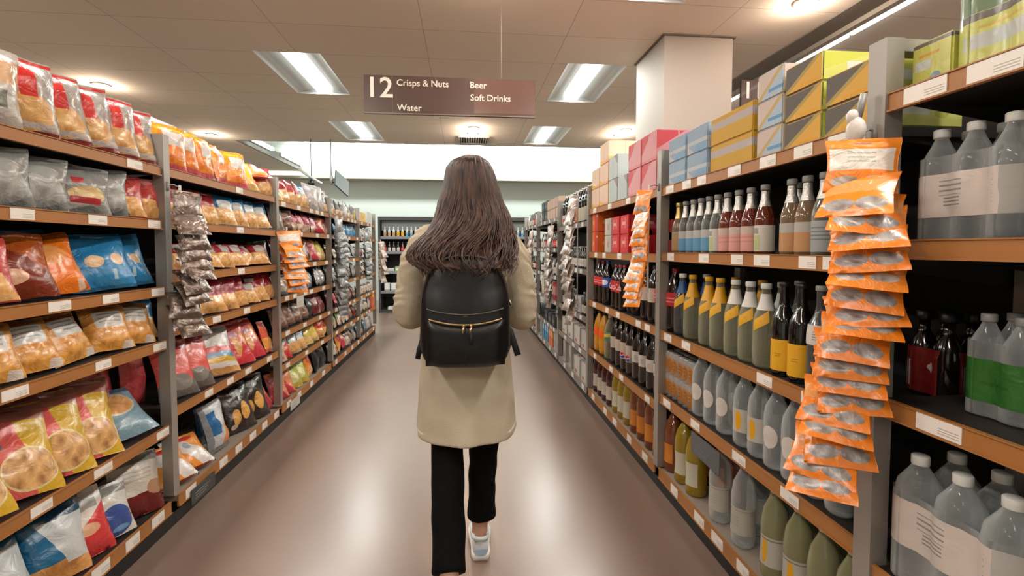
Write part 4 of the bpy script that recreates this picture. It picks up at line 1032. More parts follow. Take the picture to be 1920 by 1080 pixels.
B2 = dict(depth=.085)
bottles('R2', 1, [('g_grey', 1.25), ('g_grey', 1.335), ('g_orange', 1.408), ('g_orange', 1.480), ('g_amber', 1.62), ('g_pink', 1.705), ('g_pink', 1.785), ('g_pink', 1.865), ('g_green', 1.94), ('g_blue', 2.012), ('g_blue', 2.084), ('g_blue', 2.156), ('g_blue', 2.235), ('g_tan', 2.31)])
bottles('R2', 1, [('g_grey', 1.29, B2), ('g_orange', 1.38, B2), ('g_amber', 1.56, B2), ('g_pink', 1.74, B2), ('g_pink', 1.82, B2), ('g_blue', 2.05, B2)])
bottles('R2', 2, [('smoky', 1.25), ('smoky', 1.34), ('wine', 1.425), ('wine', 1.51), ('t_white', 1.615), ('t_white', 1.71), ('t_white', 1.81), ('t_yel', 1.925), ('t_yel', 2.02), ('t_yel', 2.17), ('t_blue', 2.275), ('c_red', 2.365)])
bottles('R2', 2, [('wine', 1.38, B2), ('smoky', 1.55, B2), ('t_white', 1.66, dict(depth=.095)), ('t_yel', 1.78, dict(depth=.095)), ('t_yel', 1.97, dict(depth=.095)), ('t_blue', 2.22, dict(depth=.095))])
bottles('R2', 3, [('w_clear', 1.25), ('w_clear', 1.35), ('w_oval', 1.445), ('w_oval', 1.54), ('w_lemon', 1.635), ('w_lemon', 1.73), ('w_oval', 1.86), ('w_oval', 1.965), ('w_oval', 2.07)])
bottles('R2', 3, [('w_clear', 1.30, B2), ('w_oval', 1.49, B2), ('w_lemon', 1.68, B2), ('w_oval', 1.91, B2), ('w_oval', 2.02, B2)])
bottles('R2', 4, [('b_green', 1.20), ('b_green', 1.31), ('b_green', 1.42), ('b_green', 1.54), ('b_clear', 1.73), ('b_clear', 1.90), ('s_olive', 2.12), ('s_olive', 2.24), ('s_brown', 2.365)])
bottles('R2', 4, [('b_green', 1.25, dict(depth=.11)), ('b_green', 1.37, dict(depth=.11)), ('b_green', 1.48, dict(depth=.11)), ('b_clear', 1.66, dict(depth=.11)), ('b_clear', 1.80, dict(depth=.11)), ('s_brown', 1.97, dict(depth=.12)), ('s_brown', 2.09, dict(depth=.12)), ('s_brown', 2.22, dict(depth=.12))])
bottles('R3', 2, [('c_red', 2.52), ('c_beige', 2.62), ('c_beige', 2.73)])
bottles('R3', 2, [('c_blue', 3.52), ('c_red', 3.64), ('c_red', 3.76)])
bottles('R3', 3, [('c_dark', 2.52), ('c_dark', 2.63), ('c_dark', 2.75), ('c_dark', 2.86), ('c_globe', 2.98), ('c_globe', 3.09), ('c_beige', 3.20), ('c_beige', 3.31), ('7', 3.46), ('o_ball', 3.60), ('o_ball', 3.74)])
bottles('R3', 4, [('s_brown', 2.52), ('s_brown', 2.64), ('s_brown', 2.77), ('s_brown', 2.89), ('s_olive', 3.02), ('s_olive', 3.14), ('s_olive', 3.26), ('s_maroon', 3.40), ('s_maroon', 3.52), ('s_maroon', 3.64), ('s_maroon', 3.76)])
for k, y in enumerate((4.0, 4.1, 4.2, 4.3, 4.42, 4.54, 4.66, 4.78, 4.90, 5.02)): put_bottle('R4', 0, ['beer_k', 'beer_w', 'beer_w', 'beer_w', 'beer_o', 'beer_o', 'beer_w', 'beer_w', 'beer_k', 'beer_k'][k], y)
for k, y in enumerate((4.0, 4.08, 4.16, 4.24, 4.32, 4.40, 4.48, 4.56, 4.66, 4.74, 4.82, 4.9, 4.98)): put_bottle('R4', 1, ['sm_dark', 'sm_grey', 'sm_dark', 'sm_red'][k % 4 if k > 8 else k % 3], y)
for k, y in enumerate((4.0, 4.08, 4.16, 4.5, 4.58, 4.66, 4.74, 4.82, 4.9, 4.98)): put_bottle('R4', 2, ['sm_grey', 'sm_dark'][k % 2], y)
for k in range(12): put_bottle('R5', 1, ['sm_white', 'sm_grey', 'sm_red', 'sm_red', 'sm_grey'][k % 5], 5.25 + k * .105)
for k in range(11): put_bottle('R5', 2, ['sm_dark', 'sm_white', 'sm_dark', 'sm_white', 'sm_grey'][k % 5], 5.27 + k * .115)
for i in range(6):
    for k in range(7): put_bottle('R6', i, ['sm_grey', 'sm_dark', 'sm_white', 'sm_grey', 'sm_red'][(k * 2 + i) % 5], 6.8 + k * .16)


# ------------------------------------------------------------------ shrink-wrapped multipacks
def film_mesh(nx, ny, r, z0, z1, eps=.0015, segs=7):
    """band stretched round nx by ny bottles: bulges over each, dips between"""
    px = r * 2 * nx; py = r * 2 * ny; pts = []
    def cx(i): return -px / 2 + r + 2 * r * i
    def cy(i): return -py / 2 + r + 2 * r * i
    def arc(c, a0, a1, n):
        for q in range(n + 1):
            a = a0 + (a1 - a0) * q / n; pts.append((c[0] + (r + eps) * cos(a), c[1] + (r + eps) * sin(a)))
    b = radians(38)
    for i in range(nx): arc((cx(i), cy(0)), -pi / 2 - (b if i else pi / 2), -pi / 2 + (b if i < nx - 1 else 0), segs)
    for i in range(ny): arc((cx(nx - 1), cy(i)), (-b if i else 0), (b if i < ny - 1 else pi / 2), segs)
    for i in range(nx - 1, -1, -1): arc((cx(i), cy(ny - 1)), pi / 2 - (b if i < nx - 1 else 0), pi / 2 + (b if i else pi / 2), segs)
    for i in range(ny - 1, -1, -1): arc((cx(0), cy(i)), pi - (b if i < ny - 1 else 0), pi + (b if i else pi / 2), segs)
    n = len(pts); V = []; U = []; Fc = []
    for j, z in enumerate((z0, z0 + .004, z1 - .004, z1)):
        for i, (x, y) in enumerate(pts + [pts[0]]):
            V.append((x, y, z)); U.append((i / n * 4 % 4 - int(i / n * 4 * .999), (0, .03, .97, 1)[j]))
    for j in range(3):
        for i in range(n): a = j * (n + 1) + i; Fc.append((a, a + 1, a + n + 2, a + n + 1))
    return V, U, Fc


def multipack(name, label, cat, loc, rz, nx, ny, kind_prof, glass, capm, band, zb, sc_=1.0, group=None, top_film=None):
    prof = PROF[kind_prof]; r = max(p[0] for p in prof)
    t = thing(name, label, cat, loc, group); t.rotation_euler = (0, 0, rz); t.scale = (sc_,) * 3
    bm_ = MB().lathe(prof, 18).mesh('bottle', G[glass]); cm_ = MB().lathe([(.0175, 0), (.018, .002), (.018, .02), (.016, .022)], 14).mesh('cap', M[capm])
    for i in range(nx):
        for j in range(ny):
            b = obj('bottle', bm_, t, (-r * nx + r + 2 * r * i, -r * ny + r + 2 * r * j, 0)); obj('cap', cm_, b, (0, 0, prof[-1][1] - .004))
    V, U, Fc = film_mesh(nx, ny, r, zb[0], zb[1]); obj('printed_wrap', mesh_from('printed_wrap', V, Fc, U, True, band), t)
    if top_film:
        V, U, Fc = film_mesh(nx, ny, r, .005, .215, .0009); obj('shrink_film', mesh_from('shrink_film', V, Fc, U, True, top_film), t)
    return t


film = clear('shrink_film', 'c8cccc', .12, .15)
waterwrap = art('water_wrap', 'cfc4bc', [('lines', .38, .2, .6, .45, 3, '7c7874'), ('lines', .36, .5, .62, .85, 3, '8c8884')], rough=.4, coat=.4, bump=.5, bscale=9)
limewrap = art('lime_wrap', 'c6cb5e', [('rect', .2, .4, .55, .62, 'ccd2cc')], rough=.35, coat=.4, bump=.5, bscale=9)
zs = RZ1
GW = 'large water multipacks'
# second shelf: white-capped water packs
multipack('water_multipack', 'white-banded clear water multipack on the second shelf, first drinks bay', 'bottle multipack', (1.16, .95, zs[1] - .003), -pi / 2, 3, 2, 'pet', 'water', 'cap_white', waterwrap, (.06, .17), 0.90, GW, film)
multipack('water_multipack', 'white-banded clear water multipack deeper along the second shelf towards the viewer', 'bottle multipack', (1.16, .70, zs[1] - .003), -pi / 2, 3, 2, 'pet', 'water', 'cap_white', waterwrap, (.06, .17), 0.90, GW, film)
# floor-level pair with bold white bands
multipack('water_multipack', 'white-banded water multipack on the fourth shelf beside the orange pack strip', 'bottle multipack', (1.140, .920, zs[3] - .003), -pi / 2, 3, 2, 'big', 'water', 'cap_white', waterwrap, (.09, .20), 1.02, GW, film)
multipack('water_multipack', 'second white-banded water multipack on the fourth shelf, at the frame edge', 'bottle multipack', (1.140, .610, zs[3] - .003), -pi / 2, 3, 2, 'big', 'water', 'cap_white', waterwrap, (.09, .20), 1.02, GW, film)
# third shelf: green-banded packs, one on the other
multipack('water_multipack', 'green-banded water multipack, lower of its stack, first drinks bay', 'bottle multipack', (1.19, .87, zs[2] - .003), -pi / 2, 3, 2, 'pet', 'water', 'cap_grey', LAB['greenwrap'], (.045, .165), 0.78, 'green-banded multipacks', film)
multipack('water_multipack', 'small dim green-banded water multipack under the second shelf', 'bottle multipack', (1.19, .66, zs[2] - .003), -pi / 2, 3, 2, 'pet', 'water', 'cap_grey', LAB['greenwrap'], (.045, .165), 0.78, 'green-banded multipacks', film)
maroon = art('maroon_wrap', '6e1410', [('rect', .15, .1, .3, .7, 'b8b0a8'), ('ell', .6, .6, .12, .12, 'b0a8a0')], rough=.4)
multipack('cola_multipack', 'dark red wrapped cola multipack behind the orange pack strip', 'bottle multipack', (1.40, 1.24, RZ2[2] - .003), -pi / 2, 2, 2, 'small', 'dark', 'cap_black', maroon, (.01, .12), 1.2, None, None)
# top shelf: lime packs with clear green bottles standing on them
o = put_box('R1', 0, 'limepack', 1.02, front=.05); o['label'] = 'lime yellow drinks pack against the tall grey post, first drinks bay'
gw = art('lime_wrap_b', 'c3c862', [('rect', .2, .3, .6, .6, 'b9c0bc'), ('band', .86, 1, '6b6660'), ('rect', .3, .68, .8, .74, 'cdb04a')], rough=.3, coat=.6, bump=.8, bscale=10)
fg = clear('green_film', 'b9cbb4', .30, .15)
for k, (y, w_) in enumerate(((.82, 'next to the lime pack by the post'), (.53, 'further from the lime pack by the post'))):
    multipack('lemonade_multipack', 'green-tinted bottle multipack with lime band, %s' % w_, 'bottle multipack', (1.155, y, zs[0] - .003), -pi / 2, 3, 2, 'big', 'bgreen', 'cap_white', gw, (.01, .115), 1.0, 'green bottle multipacks', fg)
# cola four-packs in a red wrap, third drinks bay
redw = art('red_wrap', 'b8262a', [], rough=.35, coat=.4, bump=.4, bscale=10)
for k, (y, x) in enumerate(((3.13, 1.13), (2.90, 1.15))):
    t = multipack('cola_multipack', ['red-wrapped cola multipack beside the blue-labelled bottle', 'red-wrapped cola multipack nearer the orange strip'][k], 'bottle multipack', (x, y + .08, RZ3[2] - .003), -pi / 2, 3 if k == 0 else 2, 2, 'tall', 'dark', 'cap_red', redw, (.13, .21), .95, 'red-wrapped cola multipacks')
    if k == 0:
        lt = obj('lettering', text_mesh('Coca-Cola', .062, plain('wrap_lettering', 'e6b0ac', .5), True), t, (-.125, -.0955, .148)); lt.rotation_euler = (pi / 2, 0, 0)
# can multipacks: silver and orange drinks cans in two tiers
can_m = MB().lathe([(.024, 0), (.0265, .004), (.0265, .105), (.023, .112), (.0235, .115)], 16).mesh('can', art('can_print', 'a8a49e', [('ell', .5, .45, .16, .36, 'c07c34'), ('lines', .42, .25, .58, .7, 3, '8c6a3c')], rough=.35, metal=.3, bump=0, wob=0))
for tier in (0, 1):
    for q, y in enumerate((2.20, 2.37)):
        t = thing('can_multipack', 'film-wrapped multipack of silver and orange cans, %s tier, %s the post' % (['lower', 'upper'][tier], ['away from', 'against'][q]), 'can multipack', (1.155, y - .02, RZ2[3] - .003 + .1155 * tier), 'silver and orange can multipacks')
        for i in range(3):
            for j in range(4): o = obj('can', can_m, t, (-.075 + .0535 * j, -.053 + .0535 * i, 0)); o.rotation_euler = (0, 0, -pi / 2)
        t.scale = (1, 1, 1)
# cola bottles in a red sleeve at the start of the second bay, upper shelf
for tier, dz in ((0, 0), (1, .105)):
    t = thing('cola_multipack', 'red sleeve of small cola bottles beside the post, %s of two' % ['lower', 'upper'][tier], 'bottle multipack', (1.115, 2.365, RZ2[1] - .003 + dz), 'red sleeves of small colas')
    MB().box(-.055, .055, -.03, .03, .0, .065).build('sleeve', M['cap_red'], t)
    for q in (-1, 0, 1):
        MB().lathe([(.008, .0651), (.016, .067), (.012, .09), (.007, .1)], 10, cx=0, cy=q * .02).build('bottle_neck', G['dark'], t)
t = thing('cola_multipack', 'red sleeve of small cola bottles beside the red can packs', 'bottle multipack', (1.10, 2.80, RZ3[1] - .003), 'red sleeves of small colas')
MB().box(-.05, .05, -.12, .12, 0, .11).build('sleeve', redw, t)
for q in range(5): MB().lathe([(.01, .1101), (.022, .112), (.018, .135), (.008, .15)], 10, cx=-.02, cy=-.095 + q * .047).build('bottle_neck', G['dark'], t)
for k, y in enumerate((4.32,)):
    o = tag(obj('juice_box', boxmesh('juice_box', .22, .14, .15, A('juice', 'a8a6a8', [('ell', .5, .5, .35, .35, '8c8a90')], **PAP))), 'pale rounded pack on the third shelf, fourth drinks bay', 'drinks pack')
    o.location = (XR + .09, y, RZ4[2] - .003); o.rotation_euler = (0, 0, -pi / 2)


# ------------------------------------------------------------------ clip strips hung from the posts
def pack_mesh(name, w_, h, t, seed, mat): return bag_mesh(name, w_, h, t, seed, mat)


ORP = art('orange_pack', 'f08a1e', [('rect', .04, .42, .96, .82, 'e6dcd2'), ('lines', .3, .52, .7, .76, 3, 'b0b4a4'), ('foodell', .28, .22, .2, .09, '6c4c3c', 'c8c0ba', 5), ('foodell', .72, .22, .2, .09, '6c4c3c', 'c8c0ba', 5), ('ell', .5, .92, .12, .02, 'a87060')], **FILM)
ORP2 = art('orange_pack_b', 'ee8420', [('band', .5, .8, 'e09a58'), ('foodell', .28, .24, .22, .13, '5c3c2c', 'a8a4a2', 6), ('foodell', .72, .24, .22, .13, '5c3c2c', 'a8a4a2', 6)], **FILM)
SIL = art('silver_pack', '9a8e86', [('foodell', .5, .5, .45, .35, '6a5a52', 'c8bcb4', 6), ('rect', .1, .1, .6, .3, 'a89c94')], rough=.22, coat=.8, bump=1.0, bscale=22, metal=.35)
BRN = art('brown_pack', '66564b', [('foodell', .5, .5, .45, .35, '4c3c34', '9c8c82', 6), ('rect', .1, .55, .6, .8, '857870')], rough=.2, coat=.8, bump=1.0, bscale=22, metal=.35)
GRY = art('grey_pack', '6c6c6c', [('foodell', .5, .5, .45, .35, '484848', '9a9a98', 6), ('rect', .2, .6, .7, .8, 'a4a4a2')], rough=.3, coat=.5, bump=1.0, bscale=22)
TANP = art('tan_pack', 'b8a090', [('foodell', .5, .5, .45, .35, '7a6458', 'd0c0b4', 6)], rough=.3, coat=.5, bump=1.0, bscale=22)


def strip(x, y, z_top, n, pitch, w_, h, t, mats, rz, desc, where, tilt=(50, 65), sway=None, first_flat=True, zb=None):
    """a hanging plastic strip with packs clipped one over another"""
    st = thing('clip_strip', 'thin plastic hanging strip behind the %ss %s' % (desc, where), 'hanging strip', (x, y, z_top - n * pitch - h * .4), 'hanging strips')
    dz = n * pitch + h * .4 + .03
    MB().box(-.006, .006, -.0015, .0015, 0, dz).build('strip', M['cap_white'], st); st.rotation_euler = (0, 0, rz)
    ps = [(XL + .012 if x < 0 else XR - .012, b[2] - (.022 if b[0] == 'L' else .026)) for b in BAYS.values() if (b[0] == 'L') == (x < 0)]
    px_, py_ = min(ps, key=lambda a_: abs(a_[1] - y))
    back = Matrix.Rotation(-rz, 3, 'Z') @ Vector((px_ - x, py_ - y, 0))
    MB().tube([(0, 0, dz - .012), (back.x * .5, back.y * .5, dz), (back.x, back.y, dz - .005)], .003, 6).tube([(back.x, back.y, dz - .03), (back.x, back.y, dz + .01)], .008, 8).build('hook_arm', M['cap_grey'], st)
    meshes = [[bag_mesh('snack_pack', w_, h, t, 100 + k * 17, m) for k in range(3)] for m in mats]
    out = Vector((sin(rz), -cos(rz), 0)); side_ = Vector((cos(rz), sin(rz), 0))
    for k in range(n):
        mi = 0 if (k == 0 or (len(mats) > 1 and k in (5,))) else len(mats) - 1
        o = obj('snack_pack', meshes[mi][k % 3])
        tl = PR.uniform(*tilt) if not (k == 0 and first_flat) else 8
        # hangs from its top edge; tilted packs stick out with the bottom edge towards the aisle
        sw = sway(k / max(1, n - 1)) if sway else (0, 0)
        top = Vector((x, y, z_top - k * pitch - (first_flat and k > 0) * .045)) + side_ * (sw[0] + PR.uniform(-.006, .006)) + out * (sw[1] + .012)
        R_ = Euler((radians(-tl), radians(PR.uniform(-6, 6)), rz + radians(PR.uniform(-12, 12)))).to_matrix()
        # origin at the bottom middle; the pack's own top goes to `top`
        tipvec = R_ @ Vector((0, 0, h))
        o.location = top - tipvec; o.rotation_euler = R_.to_euler()
        tag(o, '%s, %s down the hanging strip %s' % (desc, ORD[k], where), 'snack pack', '%ss on the strip %s' % (desc, where))


# near orange strip at the first drinks post
strip(.985, 1.10, 1.565, 18, .0425, .150, .135, .022, [ORP, ORP2], radians(-42), 'orange snack pack', 'on the first drinks post', (34, 52),
      sway=lambda s: ((.015 * sin(s * 5) - .055 * max(0, s - .35)), .02 + .02 * sin(s * 7)))
strip(.955, 2.40, 1.60, 12, .040, .11, .13, .02, [ORP2, ORP], radians(-70), 'small orange snack pack', 'on the second drinks post', (8, 30), sway=lambda s: (.0, .02 + .03 * s))
strip(-1.305, 2.345, 1.56, 11, .052, .135, .13, .03, [BRN], radians(62), 'brown foil snack pack', 'on the first crisps post', (22, 45), sway=lambda s: (.01 * sin(6 * s), .02 + .02 * sin(s * 5)))
strip(-1.29, 3.62, 1.425, 8, .040, .17, .13, .018, [ORP, ORP2], radians(50), 'orange snack pack', 'on the second crisps post', (15, 40), sway=lambda s: (.02 * s, .01 + .03 * s))
strip(-1.29, 5.03, 1.60, 15, .058, .14, .15, .03, [GRY], radians(60), 'dark grey snack pack', 'on the third crisps post', (15, 40))
strip(-1.29, 6.36, 1.52, 9, .058, .12, .14, .03, [GRY], radians(60), 'slate grey snack pack', 'on the fourth crisps post', (15, 40))
strip(-1.28, 7.46, 1.40, 9, .055, .12, .16, .03, [TANP], radians(60), 'tan snack pack', 'on the last crisps post', (15, 40))
strip(.96, 3.98, 1.75, 16, .060, .12, .17, .03, [SIL], radians(-70), 'silvery snack pack', 'on the third drinks post', (12, 30), sway=lambda s: (0, .02 + .04 * sin(3 * s)))
strip(.965, 5.20, 1.55, 14, .055, .11, .16, .03, [SIL], radians(-70), 'crinkled silver snack pack', 'on the fourth drinks post', (12, 30))
strip(.965, 6.72, 1.55, 14, .055, .12, .14, .03, [TANP], radians(-70), 'tan snack pack', 'on the fifth drinks post', (12, 30))

# small signs clipped to the shelves
def placard(loc, w_, h, rz, mat, label, lines=3, col='8c8a88'):
    t = thing('shelf_sign', label, 'shelf sign', loc); t.rotation_euler = (0, 0, rz)
    MB().box(-w_ / 2, w_ / 2, -.002, .002, 0, h).build('card', mat, t)
    mk = MB()
    for q in range(lines): mk.box(-w_ * .36, w_ * (.1 + .08 * q), -.0028, -.0021, h * (.25 + .18 * q), h * (.25 + .18 * q) + h * .05)
    mk.build('print', plain('print_' + col, col, .6), t)


DK = plain('placard_dark', '3c3c3c', .4); WT = plain('placard_white', 'cbc6be', .5)
placard((XL + .012, 2.53, .035), .22, .075, pi / 2, DK, 'dark grey promotional card on the bottom edge of the second crisps bay')
placard((XR - .012, 1.90, RZ2[3] - .15), .24, .095, -pi / 2, plain('placard_slate', '55585a', .35), 'slate grey card hanging under the fourth shelf, second drinks bay', 2, '6c7072')
placard((XL + .012, 4.02, LZ3[3] - .12), .16, .09, pi / 2, WT, 'white card hanging under the fourth shelf, third crisps bay', 2, 'a8a49c')
placard((XL + .012, 3.86, .045), .20, .07, pi / 2, WT, 'white card on the bottom edge of the third crisps bay', 2, 'a8a49c')
t = thing('round_sign', 'round grey ring-shaped shelf sign at the fourth drinks post', 'shelf sign', (XR - .03, 5.06, RZ4[2] - .10))
ring = MB(); ring.tube([(0, .055 * cos(a * pi / 12), .055 * sin(a * pi / 12)) for a in range(25)], .006, 8)
ring.build('ring', plain('ring_grey', '8c8a86', .4), t); MB().tube([(-.002, 0, 0), (.002, 0, 0)], .05, 20).build('disc', plain('disc_dark', '34312f', .5), t)
MB().box(-.004, -.0025, -.035, .035, -.012, .014).build('print', plain('disc_print', '9a9894', .5), t)
t = thing('bracket_knob', 'white foam knob on the first drinks post above the orange packs', 'strip holder', (.985, 1.115, 1.575))
MB().ball((-.005, 0, .02), (.018, .026, .034), 14, 8).ball((-.008, .008, .055), (.014, .016, .02), 12, 8).build('knob', plain('knob_white', 'd6cfc8', .5, bump=.4, bscale=30), t)
MB().tube([(0, 0, .05), (.01, -.005, .11)], .008, 8).build('clip', M['cap_grey'], t)

# ------------------------------------------------------------------ chiller at the end of the aisle
ck = thing('chiller_cabinet', 'dark open chiller cabinet against the pale end wall', 'chiller', (0, 9.74, 0))
ch = MB(); ch.box(-1.72, 1.42, .62, .68, 0, 1.93).box(-1.72, -1.68, 0, .62, 0, 1.93).box(1.38, 1.42, 0, .62, 0, 1.93).box(-1.68, 1.38, 0, .62, 1.86, 1.93).box(-1.68, 1.38, .02, .62, 0, .05)
ch.build('cabinet', plain('chiller_body', '3a3c3c', .5), ck)
MB().box(-1.66, 1.36, .10, .62, 1.66, 1.855).build('canopy', plain('chiller_canopy', '6d7473', .5), ck)
CZS = [1.53, 1.23, .83, .43]
for z in CZS:
    s_ = MB().box(-1.68, 1.38, .04, .62, z - .03, z - .005).build('shelf', plain('chiller_shelf', '2a2c2c', .5) if z == CZS[0] else bpy.data.materials['chiller_shelf'], ck)
    MB().box(-1.68, 1.38, .02, .04, z - .045, z + .01).build('edge_strip', bpy.data.materials.get('chiller_edge') or plain('chiller_edge', '7c8084', .4), s_)
CP = random.Random(5)
def chill(kind, x, z, label, box=False):
    if box:
        nm, desc, cat, w_, d, h, mat = CARD[kind]
        if kind not in CARDM: CARDM[kind] = boxmesh(nm, w_ - .003, d, h - .001, mat)
        o = obj(nm, CARDM[kind], None, (x, 9.86, z - .004))
    else:
        o = make_bottle(kind, (x, 9.84, z - .004)); cat = 'bottle'; desc = BOT[kind][7]
    tag(o, label, cat, 'chilled goods in the end cabinet'); return o
BOT['ch_white'] = ('small', 'white', 'cap_white', (.016, .02), None, (.02, .11, .9, 'bluew', 0), 'milk_bottle', 'white chilled bottle', 'bottle')
BOT['ch_yel'] = ('small', 'white', 'cap_white', (.016, .02), None, (.02, .11, .9, 'yellow', 0), 'milk_bottle', 'white chilled bottle with yellow label', 'bottle')
BOT['ch_or'] = ('small', 'white', 'cap_white', (.016, .02), None, (.02, .11, .9, 'orangew', 0), 'milk_bottle', 'white chilled bottle with orange label', 'bottle')
xs = [-1.60 + k * .088 for k in range(13)] + [.85 + k * .088 for k in range(6)]
for k, x in enumerate(xs):
    side_ = 'crisps end' if x < 0 else 'drinks end'
    q = ORD[k if k < 13 else k - 13]
    kd = 'ch_yel' if k in (3, 4) else ('ch_or' if k in (0, 1, 2) else 'ch_white')
    chill(kd, x, CZS[0], '%s, %s along the chiller top shelf, %s' % (BOT[kd][7], q, side_))
    kd = ['sm_dark', 's_d2', 'sm_dark'][k % 3] if False else ('sm_dark' if k % 4 else 'sm_red')
    chill(kd, x, CZS[1], '%s, %s along the chiller second shelf, %s' % (BOT[kd][7], q, side_))
for k, x in enumerate([-1.50, -1.35, -1.20, -1.03, -.86, -.69]):
    kd = 'greenbox' if k == 1 else 'lowbox'; chill(kd, x, CZS[2], '%s, %s along the chiller third shelf' % (CARD[kd][1], ORD[k]), True)
for k, x in enumerate([-1.56, -1.43, -1.30, -1.17, -1.04, -.91, -.78]): chill('medbox', x, CZS[3], '%s, %s along the chiller fourth shelf' % (CARD['medbox'][1], ORD[k]), True)
o = tag(obj('white_tray', boxmesh('white_tray', .26, .16, .06, M['cap_white']), None, (-1.42, 9.88, .051)), 'small white tray on the floor of the chiller', 'tray')

# hanging screens at the far end
t = thing('hanging_screen', 'flat grey screen hung on a thin pole above the crisps shelves', 'screen', (-2.20, 8.22, 2.36))
MB().tube([(0, 0, 0.08), (0, 0, CZ - 2.36)], .012, 8).tube([(0, 0, 0), (0, 0, .14)], .028, 10).build('pole', plain('pole_grey', '8f9090', .4), t)
p = MB().box(-.17, .17, -.012, .012, -.16, .16).build('screen', plain('screen_grey', '4c5050', .3), t, (.17, 0, .02)); p.rotation_euler = (radians(-20), radians(28), radians(62))
MB().tube([(0, 0, .04), (.15, 0, .02)], .012, 8).build('bracket', M['cap_black'], t)
t = thing('hanging_camera', 'black ball camera under a pale angled arm above the crisps shelves', 'camera', (-2.52, 8.22, 2.38))
MB().ball((0, 0, 0), .055, 14, 10).build('camera_ball', M['cap_black'], t)
MB().tube([(-.20, 0, .22), (.0, 0, .09), (.17, 0, -.01)], .022, 8).build('arm', plain('arm_pale', 'b0b4b2', .4), t)
MB().tube([(0, 0, .05), (0, 0, CZ - 2.38)], .006, 6).tube([(0, 0, .03), (0, 0, .1)], .015, 8).build('mount', M['cap_black'], t)

# ------------------------------------------------------------------ the shopper
def remesh(mb, voxel, name, mat, smooth_it=3, post=None):
    me = mb.mesh('tmp', []); o = bpy.data.objects.new('tmp', me); COL.objects.link(o)
    r = o.modifiers.new('r', 'REMESH'); r.mode = 'VOXEL'; r.voxel_size = voxel; r.use_smooth_shade = True
    if smooth_it:
        m_ = o.modifiers.new('s', 'SMOOTH'); m_.iterations = smooth_it; m_.factor = 0.5
    dg = bpy.context.evaluated_depsgraph_get(); dg.update()
    out = bpy.data.meshes.new_from_object(o.evaluated_get(dg)); out.name = name
    bpy.data.objects.remove(o)
    if post:
        for v in out.vertices: v.co = post(v.co)
    out.materials.clear(); out.materials.append(mat)
    out.polygons.foreach_set('use_smooth', [True] * len(out.polygons)); out.update()
    return out


def loft(mb, rings, n=40, cap0=True, cap1=True):
    """rings: (cx, cy, cz, rx, ry[, power])"""
    vs = []; fs = []; uv = []
    for j, rg in enumerate(rings):
        cx, cy, cz, rx, ry = rg[:5]; pw = rg[5] if len(rg) > 5 else 2.0
        for i in range(n):
            a = 2 * pi * i / n; ca, sa = cos(a), sin(a)
            x = rx * math.copysign(abs(ca) ** (2 / pw), ca); y = ry * math.copysign(abs(sa) ** (2 / pw), sa)
            vs.append((cx + x, cy + y, cz)); uv.append((i / n, j / (len(rings) - 1)))
    for j in range(len(rings) - 1):
        for i in range(n):
            a = j * n + i; b = j * n + (i + 1) % n; fs.append((a, b, b + n, a + n))
    if cap0: fs.append(tuple(range(n - 1, -1, -1)))
    if cap1: e = (len(rings) - 1) * n; fs.append(tuple(range(e, e + n)))
    return mb.add(vs, fs, uv, True)


def chain(mb, pts, n=12, sub=3):
    """smooth limb through (point, radius), rounded ends"""
    P = [Vector(p) for p, _ in pts]; R = [r for _, r in pts]; out = []; rad = []
    for i in range(len(P) - 1):
        p0 = P[max(i - 1, 0)]; p1 = P[i]; p2 = P[i + 1]; p3 = P[min(i + 2, len(P) - 1)]
        for k in range(sub):
            t = k / sub
            out.append(0.5 * ((2 * p1) + (-p0 + p2) * t + (2 * p0 - 5 * p1 + 4 * p2 - p3) * t * t + (-p0 + 3 * p1 - 3 * p2 + p3) * t ** 3))
            rad.append(R[i] + (R[i + 1] - R[i]) * t)
    out.append(P[-1]); rad.append(R[-1])
    mb.tube(out, rad, n); mb.ball(out[0], rad[0], n, 8); mb.ball(out[-1], rad[-1], n, 8)


PX, PY = 0.0, 1.95
pers = thing('person', 'person walking away in a beige coat, black trousers and pale blue trainers', 'person', (0, 1.95, 0))
def P(mb_or_me, name, mat=None, parent=None):
    me = mb_or_me.mesh(name, mat) if isinstance(mb_or_me, MB) else mb_or_me
    # geometry is written in world metres; shift to the person's origin
    me.transform(Matrix.Translation((0, -1.95, 0)))
    return obj(name, me, parent or pers)


skin = plain('skin', 'c99a80', .5, noise_amt=.05, nscale=30)
body = MB()
chain(body, [((0, 1.95, .90), .115), ((0, 1.955, 1.05), .10), ((0, 1.955, 1.22), .095), ((0, 1.955, 1.33), .075), ((.005, 1.955, 1.42), .055), ((.008, 1.965, 1.50), .053)], 16)
HC = Vector((.018, 1.955, 1.565)); HR = Matrix.Rotation(radians(42), 3, 'Z')
def hp(x, y, z): return HC + HR @ Vector((x, y, z))
body.ball(hp(0, -.01, .015), (.075, .092, .092), 20, 14, HR)
body.ball(hp(0, .03, -.045), (.055, .06, .065), 16, 10, HR)
body.ball(hp(0, .068, -.095), (.026, .024, .020), 12, 8, HR)
body.ball(hp(0, .100, -.024), (.0125, .015, .010), 10, 8, HR)
body.ball(hp(0, .086, .000), (.0085, .016, .030), 10, 8, HR)
for sx in (-1, 1):
    body.ball(hp(sx * .075, -.01, -.01), (.010, .018, .03), 10, 8, HR)
    body.ball(hp(sx * .032, .052, -.035), (.028, .026, .030), 12, 8, HR)
    body.ball(hp(sx * .028, .072, .026), (.026, .012, .010), 12, 8, HR)
body.ball(hp(0, .070, -.062), (.036, .024, .028), 12, 8, HR)
